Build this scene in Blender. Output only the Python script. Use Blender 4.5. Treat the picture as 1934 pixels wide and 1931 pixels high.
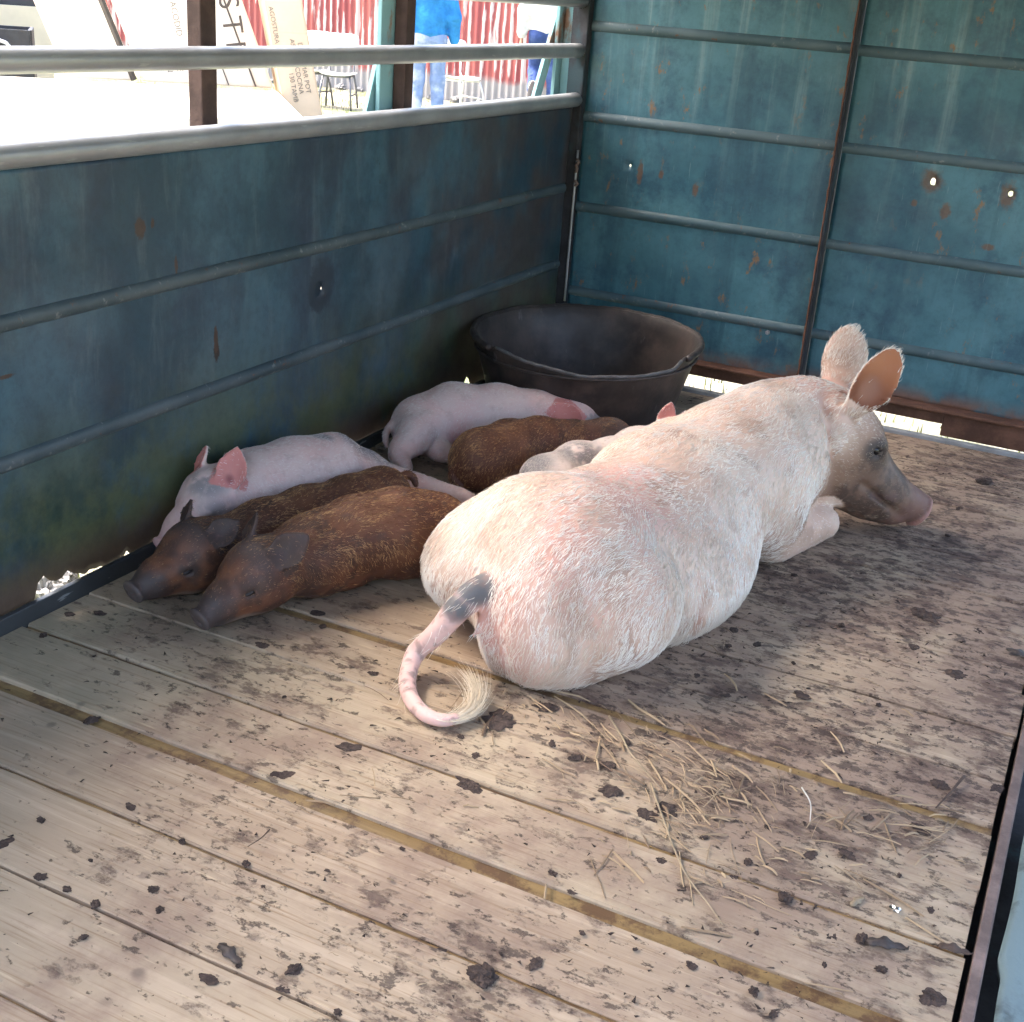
import bpy, bmesh, math, random
import numpy as np
from mathutils import Vector, Matrix, Euler

scene = bpy.context.scene
for o in list(bpy.data.objects): bpy.data.objects.remove(o, do_unlink=True)
COL = scene.collection
random.seed(7)
RNG = np.random.default_rng(7)

# ---------------------------------------------------------------- camera
cam = bpy.data.cameras.new('camera'); cam_o = bpy.data.objects.new('camera', cam); COL.objects.link(cam_o)
cam_o.location = (1.8129, -4.2641, 1.2426)
cam_o.rotation_euler = (1.1773, -.0718, .4568)
cam.sensor_fit = 'HORIZONTAL'; cam.sensor_width = 36; cam.lens = 36 * 2368.77 / 1934
cam.clip_start = .02; cam.clip_end = 2000
scene.camera = cam_o

# ---------------------------------------------------------------- daylight
SUN_EL, SUN_AZ = math.radians(53), math.radians(264)      # azimuth measured clockwise from +y: from the open left side
world = bpy.data.worlds.new('World'); scene.world = world; world.use_nodes = True
wn = world.node_tree.nodes; bg = wn['Background']
sky = wn.new('ShaderNodeTexSky'); sky.sky_type = 'NISHITA'; sky.sun_disc = False
sky.sun_elevation = SUN_EL; sky.sun_rotation = SUN_AZ; sky.air_density = 1.0; sky.dust_density = 5.0; sky.ozone_density = .6
world.node_tree.links.new(sky.outputs[0], bg.inputs[0]); bg.inputs[1].default_value = .115
sun = bpy.data.lights.new('sun', 'SUN'); sun_o = bpy.data.objects.new('sun', sun); COL.objects.link(sun_o)
sun.energy = 1.5; sun.angle = math.radians(38); sun.color = (1., .965, .93)
_d = Vector((math.sin(SUN_AZ) * math.cos(SUN_EL), math.cos(SUN_AZ) * math.cos(SUN_EL), math.sin(SUN_EL)))
sun_o.rotation_euler = _d.to_track_quat('Z', 'Y').to_euler(); sun_o.location = _d * 30

vs = scene.view_settings
scene.display_settings.display_device = 'sRGB'
vs.view_transform = 'Standard'; vs.look = 'None'; vs.gamma = 1; vs.use_curve_mapping = False; vs.exposure = 3.08
scene.render.film_transparent = False
scene.cycles.max_bounces = 6; scene.cycles.diffuse_bounces = 4; scene.cycles.glossy_bounces = 2; scene.cycles.transparent_max_bounces = 4
scene.cycles.use_adaptive_sampling = True; scene.cycles.adaptive_threshold = .03
scene.cycles.use_denoising = True
# ---------------------------------------------------------------- helpers
def tag(o, label=None, cat=None, group=None, kind=None):
    if label: o['label'] = label
    if cat: o['category'] = cat
    if group: o['group'] = group
    if kind: o['kind'] = kind
    return o
def empty(name, loc=(0, 0, 0)):
    o = bpy.data.objects.new(name, None); COL.objects.link(o); o.location = loc; o.empty_display_size = .1; return o
def wmat(o):
    l = Matrix.LocRotScale(o.location, o.rotation_euler, o.scale)
    return l if o.parent is None else wmat(o.parent) @ o.matrix_parent_inverse @ l
def link(name, me, mat=None, parent=None, smooth=None, loc=None):
    o = bpy.data.objects.new(name, me); COL.objects.link(o)
    if mat is not None and not me.materials: me.materials.append(mat)
    if parent is not None:
        o.parent = parent; o.matrix_parent_inverse = wmat(parent).inverted()
    if loc is not None: o.location = loc
    if smooth: me.polygons.foreach_set('use_smooth', [True] * len(me.polygons))
    return o
def pymesh(name, v, f):
    me = bpy.data.meshes.new(name)
    me.from_pydata([tuple(map(float, p)) for p in v], [], [tuple(map(int, q)) for q in f]); me.update(); return me
def npmesh(name, v, f):
    """fast quads / tris from arrays"""
    me = bpy.data.meshes.new(name); n = f.shape[1]
    me.vertices.add(len(v)); me.vertices.foreach_set('co', np.ascontiguousarray(v, np.float32).ravel())
    me.loops.add(f.size); me.loops.foreach_set('vertex_index', np.ascontiguousarray(f, np.int32).ravel())
    me.polygons.add(len(f)); me.polygons.foreach_set('loop_start', np.arange(0, f.size, n, dtype=np.int32))
    me.polygons.foreach_set('loop_total', np.full(len(f), n, np.int32))
    me.update(calc_edges=True); me.validate(); return me
class MB:
    """collects shapes for ONE mesh"""
    def __init__(s): s.v, s.f = [], []
    def _add(s, v, f):
        b = len(s.v); s.v += [tuple(map(float, p)) for p in v]; s.f += [tuple(i + b for i in q) for q in f]; return s
    def box(s, lo, hi, ch=0.):
        (x0, y0, z0), (x1, y1, z1) = lo, hi
        if ch <= 0:
            return s._add([(x, y, z) for x in (x0, x1) for y in (y0, y1) for z in (z0, z1)],
                          [(0, 1, 3, 2), (4, 6, 7, 5), (0, 4, 5, 1), (2, 3, 7, 6), (0, 2, 6, 4), (1, 5, 7, 3)])
        bm = bmesh.new(); bmesh.ops.create_cube(bm, size=1)
        for p in bm.verts: p.co = Vector(((x0 + x1) / 2 + p.co.x * (x1 - x0), (y0 + y1) / 2 + p.co.y * (y1 - y0), (z0 + z1) / 2 + p.co.z * (z1 - z0)))
        bmesh.ops.bevel(bm, geom=list(bm.edges), offset=ch, segments=2, affect='EDGES', profile=.5)
        bm.verts.index_update()
        s._add([p.co for p in bm.verts], [[q.index for q in fa.verts] for fa in bm.faces]); bm.free(); return s
    def tube(s, P, r, n=10, cap=True, sq=None):
        P = [Vector(p) for p in P]; R = r if hasattr(r, '__len__') else [r] * len(P)
        b = len(s.v); ref = None
        for i, p in enumerate(P):
            t = (P[min(i + 1, len(P) - 1)] - P[max(i - 1, 0)]).normalized()
            if ref is None: ref = t.orthogonal().normalized()
            ref = (ref - t * ref.dot(t)).normalized(); w = t.cross(ref)
            for k in range(n):
                a = 2 * math.pi * k / n; s.v.append(tuple(p + (ref * math.cos(a) + w * math.sin(a)) * R[i]))
        for i in range(len(P) - 1):
            for k in range(n):
                a, c = b + i * n + k, b + i * n + (k + 1) % n; s.f.append((a, c, c + n, a + n))
        if cap: s.f.append(tuple(b + k for k in range(n))[::-1]); s.f.append(tuple(b + (len(P) - 1) * n + k for k in range(n)))
        return s
    def bar(s, a, b, w, d, side=(1, 0, 0)):
        """flat bar from a to b: w wide across 'side', d thick"""
        a, b = Vector(a), Vector(b); t = (b - a).normalized(); sd = Vector(side); sd = (sd - t * sd.dot(t)).normalized(); n = t.cross(sd)
        v = [p + sd * x * w / 2 + n * y * d / 2 for p in (a, b) for x, y in ((-1, -1), (1, -1), (1, 1), (-1, 1))]
        return s._add(v, [(3, 2, 1, 0), (4, 5, 6, 7), (0, 1, 5, 4), (1, 2, 6, 5), (2, 3, 7, 6), (3, 0, 4, 7)])
    def poly(s, pts, d):
        """prism: outline pushed along d"""
        n = len(pts); d = Vector(d); P = [Vector(p) for p in pts]
        return s._add([*P, *[p + d for p in P]], [tuple(range(n))[::-1], tuple(range(n, 2 * n))] + [(i, (i + 1) % n, n + (i + 1) % n, n + i) for i in range(n)])
    def build(s, name, mat, parent=None, smooth=False, fix=True):
        me = pymesh(name, s.v, s.f)
        if fix:
            bm = bmesh.new(); bm.from_mesh(me); bmesh.ops.recalc_face_normals(bm, faces=bm.faces); bm.to_mesh(me); bm.free()
        return link(name, me, mat, parent, smooth)

def vnoise(p, scale, seed=0):
    """smooth value noise, 0..1"""
    q = np.asarray(p, float) * scale + seed * 17.31
    i = np.floor(q).astype(np.int64); u = q - i; u = u * u * (3 - 2 * u)
    def h(a):
        n = (a[..., 0] * 374761393 + a[..., 1] * 668265263 + a[..., 2] * 2147483647 + seed * 144665) & 0xffffffff
        n = ((n ^ (n >> 13)) * 1274126177) & 0xffffffff
        return ((n ^ (n >> 16)) & 0xffff) / 65535.
    r = 0
    for dx in (0, 1):
        for dy in (0, 1):
            for dz in (0, 1):
                w = (u[..., 0] if dx else 1 - u[..., 0]) * (u[..., 1] if dy else 1 - u[..., 1]) * (u[..., 2] if dz else 1 - u[..., 2])
                r = r + w * h(i + np.array([dx, dy, dz]))
    return r
def fbm(p, scale, oct=3, seed=0):
    r = 0; a = 1; t = 0
    for k in range(oct): r = r + a * vnoise(p, scale * 2 ** k, seed + k); t += a; a *= .5
    return r / t
def sstep(a, b, x): t = np.clip((x - a) / (b - a), 0, 1); return t * t * (3 - 2 * t)

# ---------------------------------------------------------------- materials
class Mat:
    def __init__(s, name):
        s.m = bpy.data.materials.new(name); s.m.use_nodes = True; s.t = s.m.node_tree; s.N = s.t.nodes
        s.b = s.N['Principled BSDF']; s.out = s.N['Material Output']; s.pos = None
    def node(s, ty, **kw):
        n = s.N.new(ty)
        for k, v in kw.items(): setattr(n, k, v)
        return n
    def put(s, sock, v):
        if isinstance(v, bpy.types.NodeSocket): s.t.links.new(v, sock)
        elif isinstance(v, tuple) and sock.type == 'RGBA' and len(v) == 3: sock.default_value = (*v, 1)
        else: sock.default_value = v
    def P(s):
        if s.pos is None: s.pos = s.node('ShaderNodeNewGeometry').outputs['Position']
        return s.pos
    def vec(s, scale=(1, 1, 1), off=(0, 0, 0), rot=(0, 0, 0), src=None):
        n = s.node('ShaderNodeMapping'); s.put(n.inputs[0], src or s.P()); n.inputs['Scale'].default_value = scale; n.inputs['Location'].default_value = off; n.inputs['Rotation'].default_value = rot
        return n.outputs[0]
    def noise(s, sc, det=4, rough=.6, vec=None, dist=0, out=0):
        n = s.node('ShaderNodeTexNoise'); s.put(n.inputs['Vector'], vec if vec is not None else s.P())
        n.inputs['Scale'].default_value = sc; n.inputs['Detail'].default_value = det; n.inputs['Roughness'].default_value = rough; n.inputs['Distortion'].default_value = dist
        return n.outputs[out]
    def vor(s, sc, vec=None, feat='F1', out='Distance', rnd=1):
        n = s.node('ShaderNodeTexVoronoi', feature=feat); s.put(n.inputs['Vector'], vec if vec is not None else s.P()); n.inputs['Scale'].default_value = sc; n.inputs['Randomness'].default_value = rnd
        return n.outputs[out]
    def ramp(s, f, a, b, va=0., vb=1.):
        n = s.node('ShaderNodeMapRange', interpolation_type='SMOOTHSTEP'); s.put(n.inputs[0], f)
        for i, v in enumerate((a, b, va, vb)): n.inputs[i + 1].default_value = v
        return n.outputs[0]
    def math(s, op, a, b=0., c=None):
        n = s.node('ShaderNodeMath', operation=op); s.put(n.inputs[0], a); s.put(n.inputs[1], b)
        if c is not None: s.put(n.inputs[2], c)
        return n.outputs[0]
    def mix(s, a, b, f, mode='MIX'):
        n = s.node('ShaderNodeMix', data_type='RGBA', blend_type=mode); s.put(n.inputs[0], f); s.put(n.inputs[6], a); s.put(n.inputs[7], b)
        return n.outputs[2]
    def sep(s, i):
        n = s.node('ShaderNodeSeparateXYZ'); s.put(n.inputs[0], s.P()); return n.outputs[i]
    def spot(s, c, r, k=.5):
        """ragged stain round a point"""
        d = s.node('ShaderNodeVectorMath', operation='SUBTRACT'); s.put(d.inputs[0], s.P()); d.inputs[1].default_value = c
        q = s.node('ShaderNodeVectorMath', operation='DIVIDE'); s.put(q.inputs[0], d.outputs[0]); q.inputs[1].default_value = r
        l = s.node('ShaderNodeVectorMath', operation='LENGTH'); s.put(l.inputs[0], q.outputs[0])
        return s.ramp(s.math('ADD', l.outputs['Value'], s.math('MULTIPLY', s.noise(1.1 / min(r), 5, .7), 1.3)), 1.35 + k * .3, 1.35 - k * .3)
    def attr(s, name, out='Color', ty='GEOMETRY'):
        n = s.node('ShaderNodeAttribute', attribute_name=name, attribute_type=ty); return n.outputs[out]
    def rand(s): return s.node('ShaderNodeObjectInfo').outputs['Random']
    def bump(s, h, st=.3, d=.01, prev=None):
        n = s.node('ShaderNodeBump'); n.inputs['Strength'].default_value = st; n.inputs['Distance'].default_value = d; s.put(n.inputs['Height'], h)
        if prev is not None: s.put(n.inputs['Normal'], prev)
        return n.outputs[0]
    def done(s, col=None, rough=None, metal=None, normal=None, spec=None, **kw):
        if col is not None: s.put(s.b.inputs['Base Color'], col)
        if rough is not None: s.put(s.b.inputs['Roughness'], rough)
        if metal is not None: s.put(s.b.inputs['Metallic'], metal)
        if spec is not None: s.put(s.b.inputs['Specular IOR Level'], spec)
        if normal is not None: s.put(s.b.inputs['Normal'], normal)
        for k, v in kw.items(): s.put(s.b.inputs[k], v)
        return s.m
def flat_mat(name, col, rough=.7, var=.25, sc=12., bump=.2, metal=0., spec=.4):
    m = Mat(name); n = m.noise(sc, 5)
    dark = tuple(c * (1 - var) for c in col); lite = tuple(min(1, c * (1 + var * .6)) for c in col)
    return m.done(m.mix(dark, lite, m.ramp(n, .3, .7)), rough, metal, m.bump(m.noise(sc * 6, 3), bump, .003), spec)
# ---------------------------------------------------------------- ground
GZ = -.15
def m_ground():
    m = Mat('trampled_grass')
    n = m.noise(1.3, 6, .65); f = m.noise(26, 5, .7)
    c = m.mix((.33, .30, .24), (.21, .24, .12), m.ramp(n, .40, .58))
    c = m.mix(c, (.40, .37, .28), m.ramp(m.noise(4., 4), .55, .72))
    c = m.mix(c, (.11, .15, .04), m.ramp(f, .55, .75, 0, .6))
    return m.done(c, .95, 0, m.bump(f, .8, .03), .1)
M_GROUND = m_ground()
g = 400
nx = np.concatenate([[-g, -120, -50], np.linspace(-24, 14, 60), [50, 120, g]]); ny = np.concatenate([[-g, -120, -40], np.linspace(-12, 26, 60), [60, 140, g]])
X, Y = np.meshgrid(nx, ny, indexing='ij'); P3 = np.stack([X, Y, 0 * X], -1)
Zg = GZ + (fbm(P3, .8, 3, 5) - .5) * .05 * (np.abs(X) < 30)
vi = np.arange(X.size).reshape(X.shape)
ground = link('ground', npmesh('ground', np.stack([X, Y, Zg], -1).reshape(-1, 3), np.stack([vi[:-1, :-1], vi[1:, :-1], vi[1:, 1:], vi[:-1, 1:]], -1).reshape(-1, 4)), M_GROUND, smooth=True)
tag(ground, kind='structure')

# ---------------------------------------------------------------- trailer materials
def rusty(m, col, amount=.62, sc=9., scl=(1, 1, 1)):
    r = m.ramp(m.noise(sc, 8, .72, m.vec(scl)), amount, amount + .10)
    rc = m.mix((.11, .045, .025), (.22, .10, .05), m.noise(30, 4))
    return m.mix(col, rc, r), r
def m_teal_front():
    m = Mat('teal_paint_front'); z = m.sep(2)
    c = m.mix((.034, .112, .146), (.072, .188, .228), m.ramp(m.noise(2.2, 4), .35, .65))
    c = m.mix(c, (.018, .066, .105), m.ramp(m.noise(4., 7, .72), .44, .66, 0, .85))
    streak = m.noise(1., 6, .62, m.vec((15, 15, .9)), .3)
    c = m.mix(c, (.26, .36, .36), m.math('MULTIPLY', m.ramp(streak, .50, .72), m.ramp(z, .55, 1.2, .05, .55)))
    c = m.mix(c, (.018, .062, .092), m.ramp(m.noise(1., 5, .6, m.vec((9, 9, .9), (3, 0, 1)), .4), .50, .72, 0, .6))
    sp = m.ramp(m.noise(1., 6, .75, m.vec((16, 16, 8), (5, 1, 2))), .575, .66, 0, .9)
    c = m.mix(c, m.mix((.17, .075, .035), (.28, .17, .08), m.noise(40, 3)), m.math('MULTIPLY', sp, m.ramp(m.noise(2.5, 3, .5, m.vec((1, 1, 1), (9, 3, 1))), .38, .52)))
    c = m.mix(c, (.20, .085, .045), m.math('MULTIPLY', m.ramp(z, .13, .05), m.ramp(m.noise(9, 6), .30, .55)))
    for sx, sz, rx, rz in ((1.243, .777, .045, .05), (1.477, .765, .03, .055), (.262, .685, .014, .055), (1.30, .69, .02, .035), (1.20, .705, .015, .014), (1.45, .60, .03, .014), (.34, .69, .012, .02), (.47, .655, .015, .03)):
        c = m.mix(c, m.mix((.085, .042, .027), (.17, .10, .06), m.noise(70, 3)), m.math('MULTIPLY', m.spot((sx, 0, sz), (rx, .2, rz), .8), .85))
    scr = m.ramp(m.noise(1., 2, .5, m.vec((130, 130, 9), (1, 2, 3))), .70, .74, 0, .35)
    c = m.mix(c, (.30, .40, .41), m.math('MULTIPLY', scr, .5))
    c = m.mix(c, (.50, .52, .55), m.ramp(m.noise(42, 7, .78), .44, .66, 0, .32), 'MULTIPLY')
    return m.done(c, m.ramp(m.noise(7, 4), .3, .7, .36, .58), 0, m.bump(m.noise(14, 5), .12, .006), .5)
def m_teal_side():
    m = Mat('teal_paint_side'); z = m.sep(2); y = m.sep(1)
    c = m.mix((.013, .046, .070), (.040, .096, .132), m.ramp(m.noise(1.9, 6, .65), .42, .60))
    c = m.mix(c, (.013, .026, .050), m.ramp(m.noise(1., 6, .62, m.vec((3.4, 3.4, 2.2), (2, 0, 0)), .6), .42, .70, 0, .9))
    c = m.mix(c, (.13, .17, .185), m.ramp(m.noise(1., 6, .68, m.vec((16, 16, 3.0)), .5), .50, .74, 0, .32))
    low = m.ramp(z, .52, .10)
    al = m.math('MULTIPLY', low, m.ramp(m.noise(3.2, 8, .75, m.vec((1, 1, .8), (0, 4, 0))), .34, .56))
    c = m.mix(c, m.mix((.045, .062, .026), (.105, .108, .034), m.noise(14, 4)), m.math('MULTIPLY', al, .9))
    c = m.mix(c, (.008, .034, .036), m.math('MULTIPLY', low, m.ramp(m.noise(4.1, 6, .7, m.vec((1, 1, 1), (7, 2, 5))), .50, .66, 0, .8)))
    # brown scuffing towards the front corner and along the foot of the sheet
    c = m.mix(c, (.060, .037, .029), m.math('MULTIPLY', m.ramp(y, -1.75, -.5, 0, .75), m.ramp(m.noise(5, 5, .6, m.vec((1, 1, .7))), .34, .60)))
    c = m.mix(c, (.10, .055, .035), m.math('MULTIPLY', m.ramp(z, .16, .03), m.ramp(m.noise(8, 6), .30, .5, 0, .9)))
    for sy, sz, ry, rz, cc in ((-2.238, .736, .022, .030, (.050, .028, .021)), (-2.20, .74, .007, .016, (.055, .03, .022)), (-1.999, .42, .014, .034, (.022, .015, .013)), (-2.0, .45, .010, .05, (.05, .028, .021)), (-2.13, .64, .007, .03, (.06, .03, .022)), (-2.62, .505, .028, .006, (.05, .028, .021)), (-1.575, .50, .075, .10, (.014, .026, .042))):
        c = m.mix(c, cc, m.spot((0, sy, sz), (.2, ry, rz), .5))
    c, r = rusty(m, c, .655, 8., (1, 1, .6))
    c = m.mix(c, (.02, .02, .022), m.ramp(m.noise(1., 5, .8, m.vec((11, 11, 6), (4, 4, 4))), .70, .74, 0, .8))
    c = m.mix(c, (.45, .47, .50), m.ramp(m.noise(36, 7, .78), .42, .66, 0, .40), 'MULTIPLY')
    return m.done(c, m.ramp(m.noise(6, 4), .3, .7, .38, .62), 0, m.bump(m.noise(12, 5), .15, .006), .5)
def m_rib(name, a, b):
    m = Mat(name); c = m.mix(a, b, m.ramp(m.noise(3, 5), .35, .65))
    c, r = rusty(m, c, .60, 22.)
    c = m.mix(c, (.30, .30, .29), m.ramp(m.noise(40, 4), .60, .74, 0, .5))
    return m.done(c, m.ramp(r, 0, 1, .50, .8), 0, m.bump(m.noise(60, 4), .25, .003), .4)
def m_steel(name, base, rough=.38, rust=.70, metal=.55):
    m = Mat(name); c = m.mix(tuple(x * .75 for x in base), base, m.ramp(m.noise(6, 5), .3, .7))
    c = m.mix(c, (.42, .43, .43), m.ramp(m.noise(1., 3, .5, m.vec((90, 14, 90))), .66, .72, 0, .6))
    c, r = rusty(m, c, rust, 12.)
    return m.done(c, m.ramp(r, 0, 1, rough, .8), m.ramp(r, 0, 1, metal, 0.), m.bump(m.noise(50, 4), .12, .002))
def m_rust(name, base, teal=None, am=.5):
    m = Mat(name); c = m.mix(base, tuple(x * 1.9 for x in base), m.ramp(m.noise(11, 8, .7), .35, .7))
    if teal: c = m.mix(c, teal, m.ramp(m.noise(6, 6, .65, m.vec((1, 1, .4))), am, am + .08))
    return m.done(c, .8, 0, m.bump(m.noise(45, 6), .5, .004), .25)
def m_wood(name, amber=False):
    m = Mat(name); x, y = m.sep(0), m.sep(1); rnd = m.rand()
    offn = m.node('ShaderNodeCombineXYZ'); m.put(offn.inputs[0], m.math('MULTIPLY', rnd, 13.)); m.put(offn.inputs[2], m.math('MULTIPLY', rnd, 7.))
    va = m.node('ShaderNodeVectorMath', operation='ADD'); m.put(va.inputs[0], m.P()); m.put(va.inputs[1], offn.outputs[0]); pv = va.outputs[0]
    grain = m.noise(1., 5, .62, m.vec((2.2, 46, 46), src=pv), .9); fine = m.noise(1., 4, .6, m.vec((7, 210, 210), src=pv))
    if amber:
        c = m.mix((.19, .112, .042), (.29, .19, .082), m.ramp(grain, .3, .7))
        d = m.ramp(m.noise(15, 7, .75), .46, .60)
        c = m.mix(c, (.10, .05, .028), m.math('MULTIPLY', d, .85))
        return m.done(c, .42, 0, m.bump(grain, .3, .004), .5)
    tone = m.mix((.365, .262, .178), (.425, .328, .220), rnd)
    c = m.mix(tone, (.495, .375, .262), m.ramp(grain, .42, .72, 0, .8))
    c = m.mix(c, (.26, .165, .09), m.ramp(fine, .50, .72, 0, .65))
    # how soiled the boards are: worst on the right-hand side and round the sow, cleanest at the near left
    soil = m.math('ADD', m.ramp(x, .55, 1.35, 0, .065), m.ramp(y, -3.5, -2.1, 0, .075))
    soil = m.math('ADD', soil, m.ramp(m.noise(1.7, 3), .35, .7, -.05, .06))
    film = m.ramp(m.math('ADD', m.noise(3.1, 8, .68), soil), .50, .70)
    c = m.mix(c, (.245, .162, .118), m.math('MULTIPLY', film, .75))
    mud = m.ramp(m.math('ADD', m.noise(13., 9, .72, m.vec((.75, 1.2, 1), (3, 1, 0))), m.math('MULTIPLY', soil, .75)), .585, .70)
    c = m.mix(c, m.mix((.085, .053, .041), (.175, .112, .084), m.noise(60, 4)), m.math('MULTIPLY', mud, .80))
    bits = m.ramp(m.math('ADD', m.noise(34., 8, .75, m.vec((.8, 1.25, 1))), m.math('MULTIPLY', soil, .55)), .595, .65)
    c = m.mix(c, (.050, .032, .026), m.math('MULTIPLY', bits, .72))
    hoof = m.ramp(m.vor(13, m.vec((1, 1, 0)), 'SMOOTH_F1'), .16, .06)
    c = m.mix(c, (.12, .085, .07), m.math('MULTIPLY', hoof, m.ramp(m.noise(2.6, 4), .46, .62, 0, .6)))
    scrape = m.ramp(m.noise(1., 3, .5, m.vec((9, 120, 1), (0, 0, 0), (0, 0, .12))), .66, .72, 0, .45)
    c = m.mix(c, (.56, .43, .28), m.math('MULTIPLY', scrape, m.ramp(mud, 0, 1, 1, .2)))
    c = m.mix(c, (.11, .13, .085), m.math('MULTIPLY', m.ramp(x, .75, .05, 0, .34), m.ramp(m.noise(5, 5), .35, .6)))
    h = m.math('ADD', m.math('MULTIPLY', mud, .8), m.math('ADD', m.math('MULTIPLY', bits, .6), m.math('MULTIPLY', grain, .35)))
    return m.done(c, m.ramp(mud, 0, 1, .66, .86), 0, m.bump(fine, .15, .002, m.bump(h, .55, .006)), .28)
M_FRONT, M_SIDE = m_teal_front(), m_teal_side()
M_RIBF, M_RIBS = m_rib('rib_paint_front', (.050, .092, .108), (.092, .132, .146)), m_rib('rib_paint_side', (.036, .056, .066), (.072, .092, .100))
M_PIPE = m_steel('galvanised_pipe', (.34, .345, .36), .34, .70, .3)
M_DARKSTEEL = m_steel('dark_channel', (.075, .08, .085), .42, .66, .4)
M_CORNER = m_rust('corner_post_paint', (.022, .022, .025), (.03, .05, .06), .5)
M_RUST = m_rust('rusty_channel', (.085, .040, .026))
M_POST = m_rust('rusty_post', (.045, .028, .024))
M_TEALPOST = m_rust('rust_and_teal_post', (.15, .085, .055), (.19, .34, .36), .40)
M_EDGE = m_rust('edge_strip_rust', (.14, .10, .085))
M_GREYSTRIP = flat_mat('worn_grey_strip', (.30, .30, .30), .5, .3, 9, .2, .2)
M_PLANK, M_AMBER = m_wood('soiled_planks'), m_wood('amber_batten', True)
M_PALE = m_rust('pale_teal_flap', (.085, .11, .115), (.175, .235, .24), .36)
M_ROOF = flat_mat('roof_sheet', (.10, .11, .115), .6, .3, 3)

# ---------------------------------------------------------------- trailer
trailer = empty('livestock_trailer', (.93, -2.1, GZ))
tag(trailer, 'teal steel livestock trailer with plank floor, ribbed sheet walls and grey pipe rails', 'trailer')
WX = 1.863
JOINTS = [(-.19, .004), (-.40, .004), (-.58, .005), (-.76, .006), (-.94, .004), (-1.12, .005), (-1.335, .007), (-1.42 - .09, .004), (-1.69 + .0, .005), (-1.785, .004), (-1.965, .008),
          (-2.1395, .008), (-2.3036, .022), (-2.475, .0015), (-2.6478, .011), (-2.8348, .029), (-3.0225, .0095), (-3.2026, .0035), (-3.385, .006), (-3.565, .006), (-3.745, .006), (-3.925, .006), (-4.105, .006), (-4.285, .006)]
for (ya, ga), (yb, gb) in zip(JOINTS[1:], JOINTS[:-1]):
    lo, hi = ya + ga / 2, yb - gb / 2
    n = 30; xs = np.linspace(.028, WX - .008 + RNG.uniform(-.006, .003), n)
    dz = RNG.uniform(-.0025, .001); tilt = RNG.uniform(-.0018, .0018)
    e0, e1 = (vnoise(np.stack([xs, 0 * xs + lo, 0 * xs], -1), 9, 3) - .5) * .004, (vnoise(np.stack([xs, 0 * xs + hi, 0 * xs], -1), 9, 4) - .5) * .004
    if ga < .003: e0 *= .15
    if gb < .003: e1 *= .15
    zz = dz + (vnoise(np.stack([xs, 0 * xs + lo, 0 * xs], -1), 3, 6) - .5) * .003
    ring = [(0, -.030, 0), (0, -.003, 0), (.003, 0, tilt), (-.003, 0, -tilt), (0, -.003, 0), (0, -.030, 0)]     # y inset, z
    v = []
    for i in range(n):
        for k, (yi, z0, tl) in enumerate(ring):
            y0 = (lo + e0[i]) if k < 3 else (hi + e1[i])
            v.append((xs[i], y0 + yi, zz[i] + z0 + tl))
    f = [(i * 6 + k, i * 6 + (k + 1) % 6, (i + 1) * 6 + (k + 1) % 6, (i + 1) * 6 + k) for i in range(n - 1) for k in range(6)] + [tuple(range(6))[::-1], tuple((n - 1) * 6 + k for k in range(6))]
    me = pymesh('floor_plank', v, f); bm = bmesh.new(); bm.from_mesh(me); bmesh.ops.recalc_face_normals(bm, faces=bm.faces); bm.to_mesh(me); bm.free()
    link('floor_plank', me, M_PLANK, trailer)
for y, gp in JOINTS[1:]:
    if gp > .003: MB().box((.03, y - gp / 2 - .02, -.022), (WX - .012, y + gp / 2 + .02, -.0075 if gp > .009 else -.010)).build('floor_batten', M_AMBER, trailer)
# frame round the floor
MB().box((WX, -4.3, -.05), (WX + .018, -.19, .006), .003).build('floor_edge_strip', M_EDGE, trailer)
MB().box((WX - .05, -4.25, -.14), (1.94, -.20, -.052)).build('dark_gap_backing', M_CORNER, trailer)  # dark box added below the right-hand gap so that the gap stays dark
MB().box((-.02, -.188, -.05), (WX + .02, -.158, .010), .003).build('floor_edge_strip', M_GREYSTRIP, trailer)
MB().box((.012, -4.3, -.05), (.026, -.19, .034), .002).build('kick_rail', M_DARKSTEEL, trailer)
for x in (.35, 1.5): MB().box((x - .03, -4.2, -.148), (x + .03, -.2, -.051)).build('chassis_beam', M_DARKSTEEL, trailer)

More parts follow.
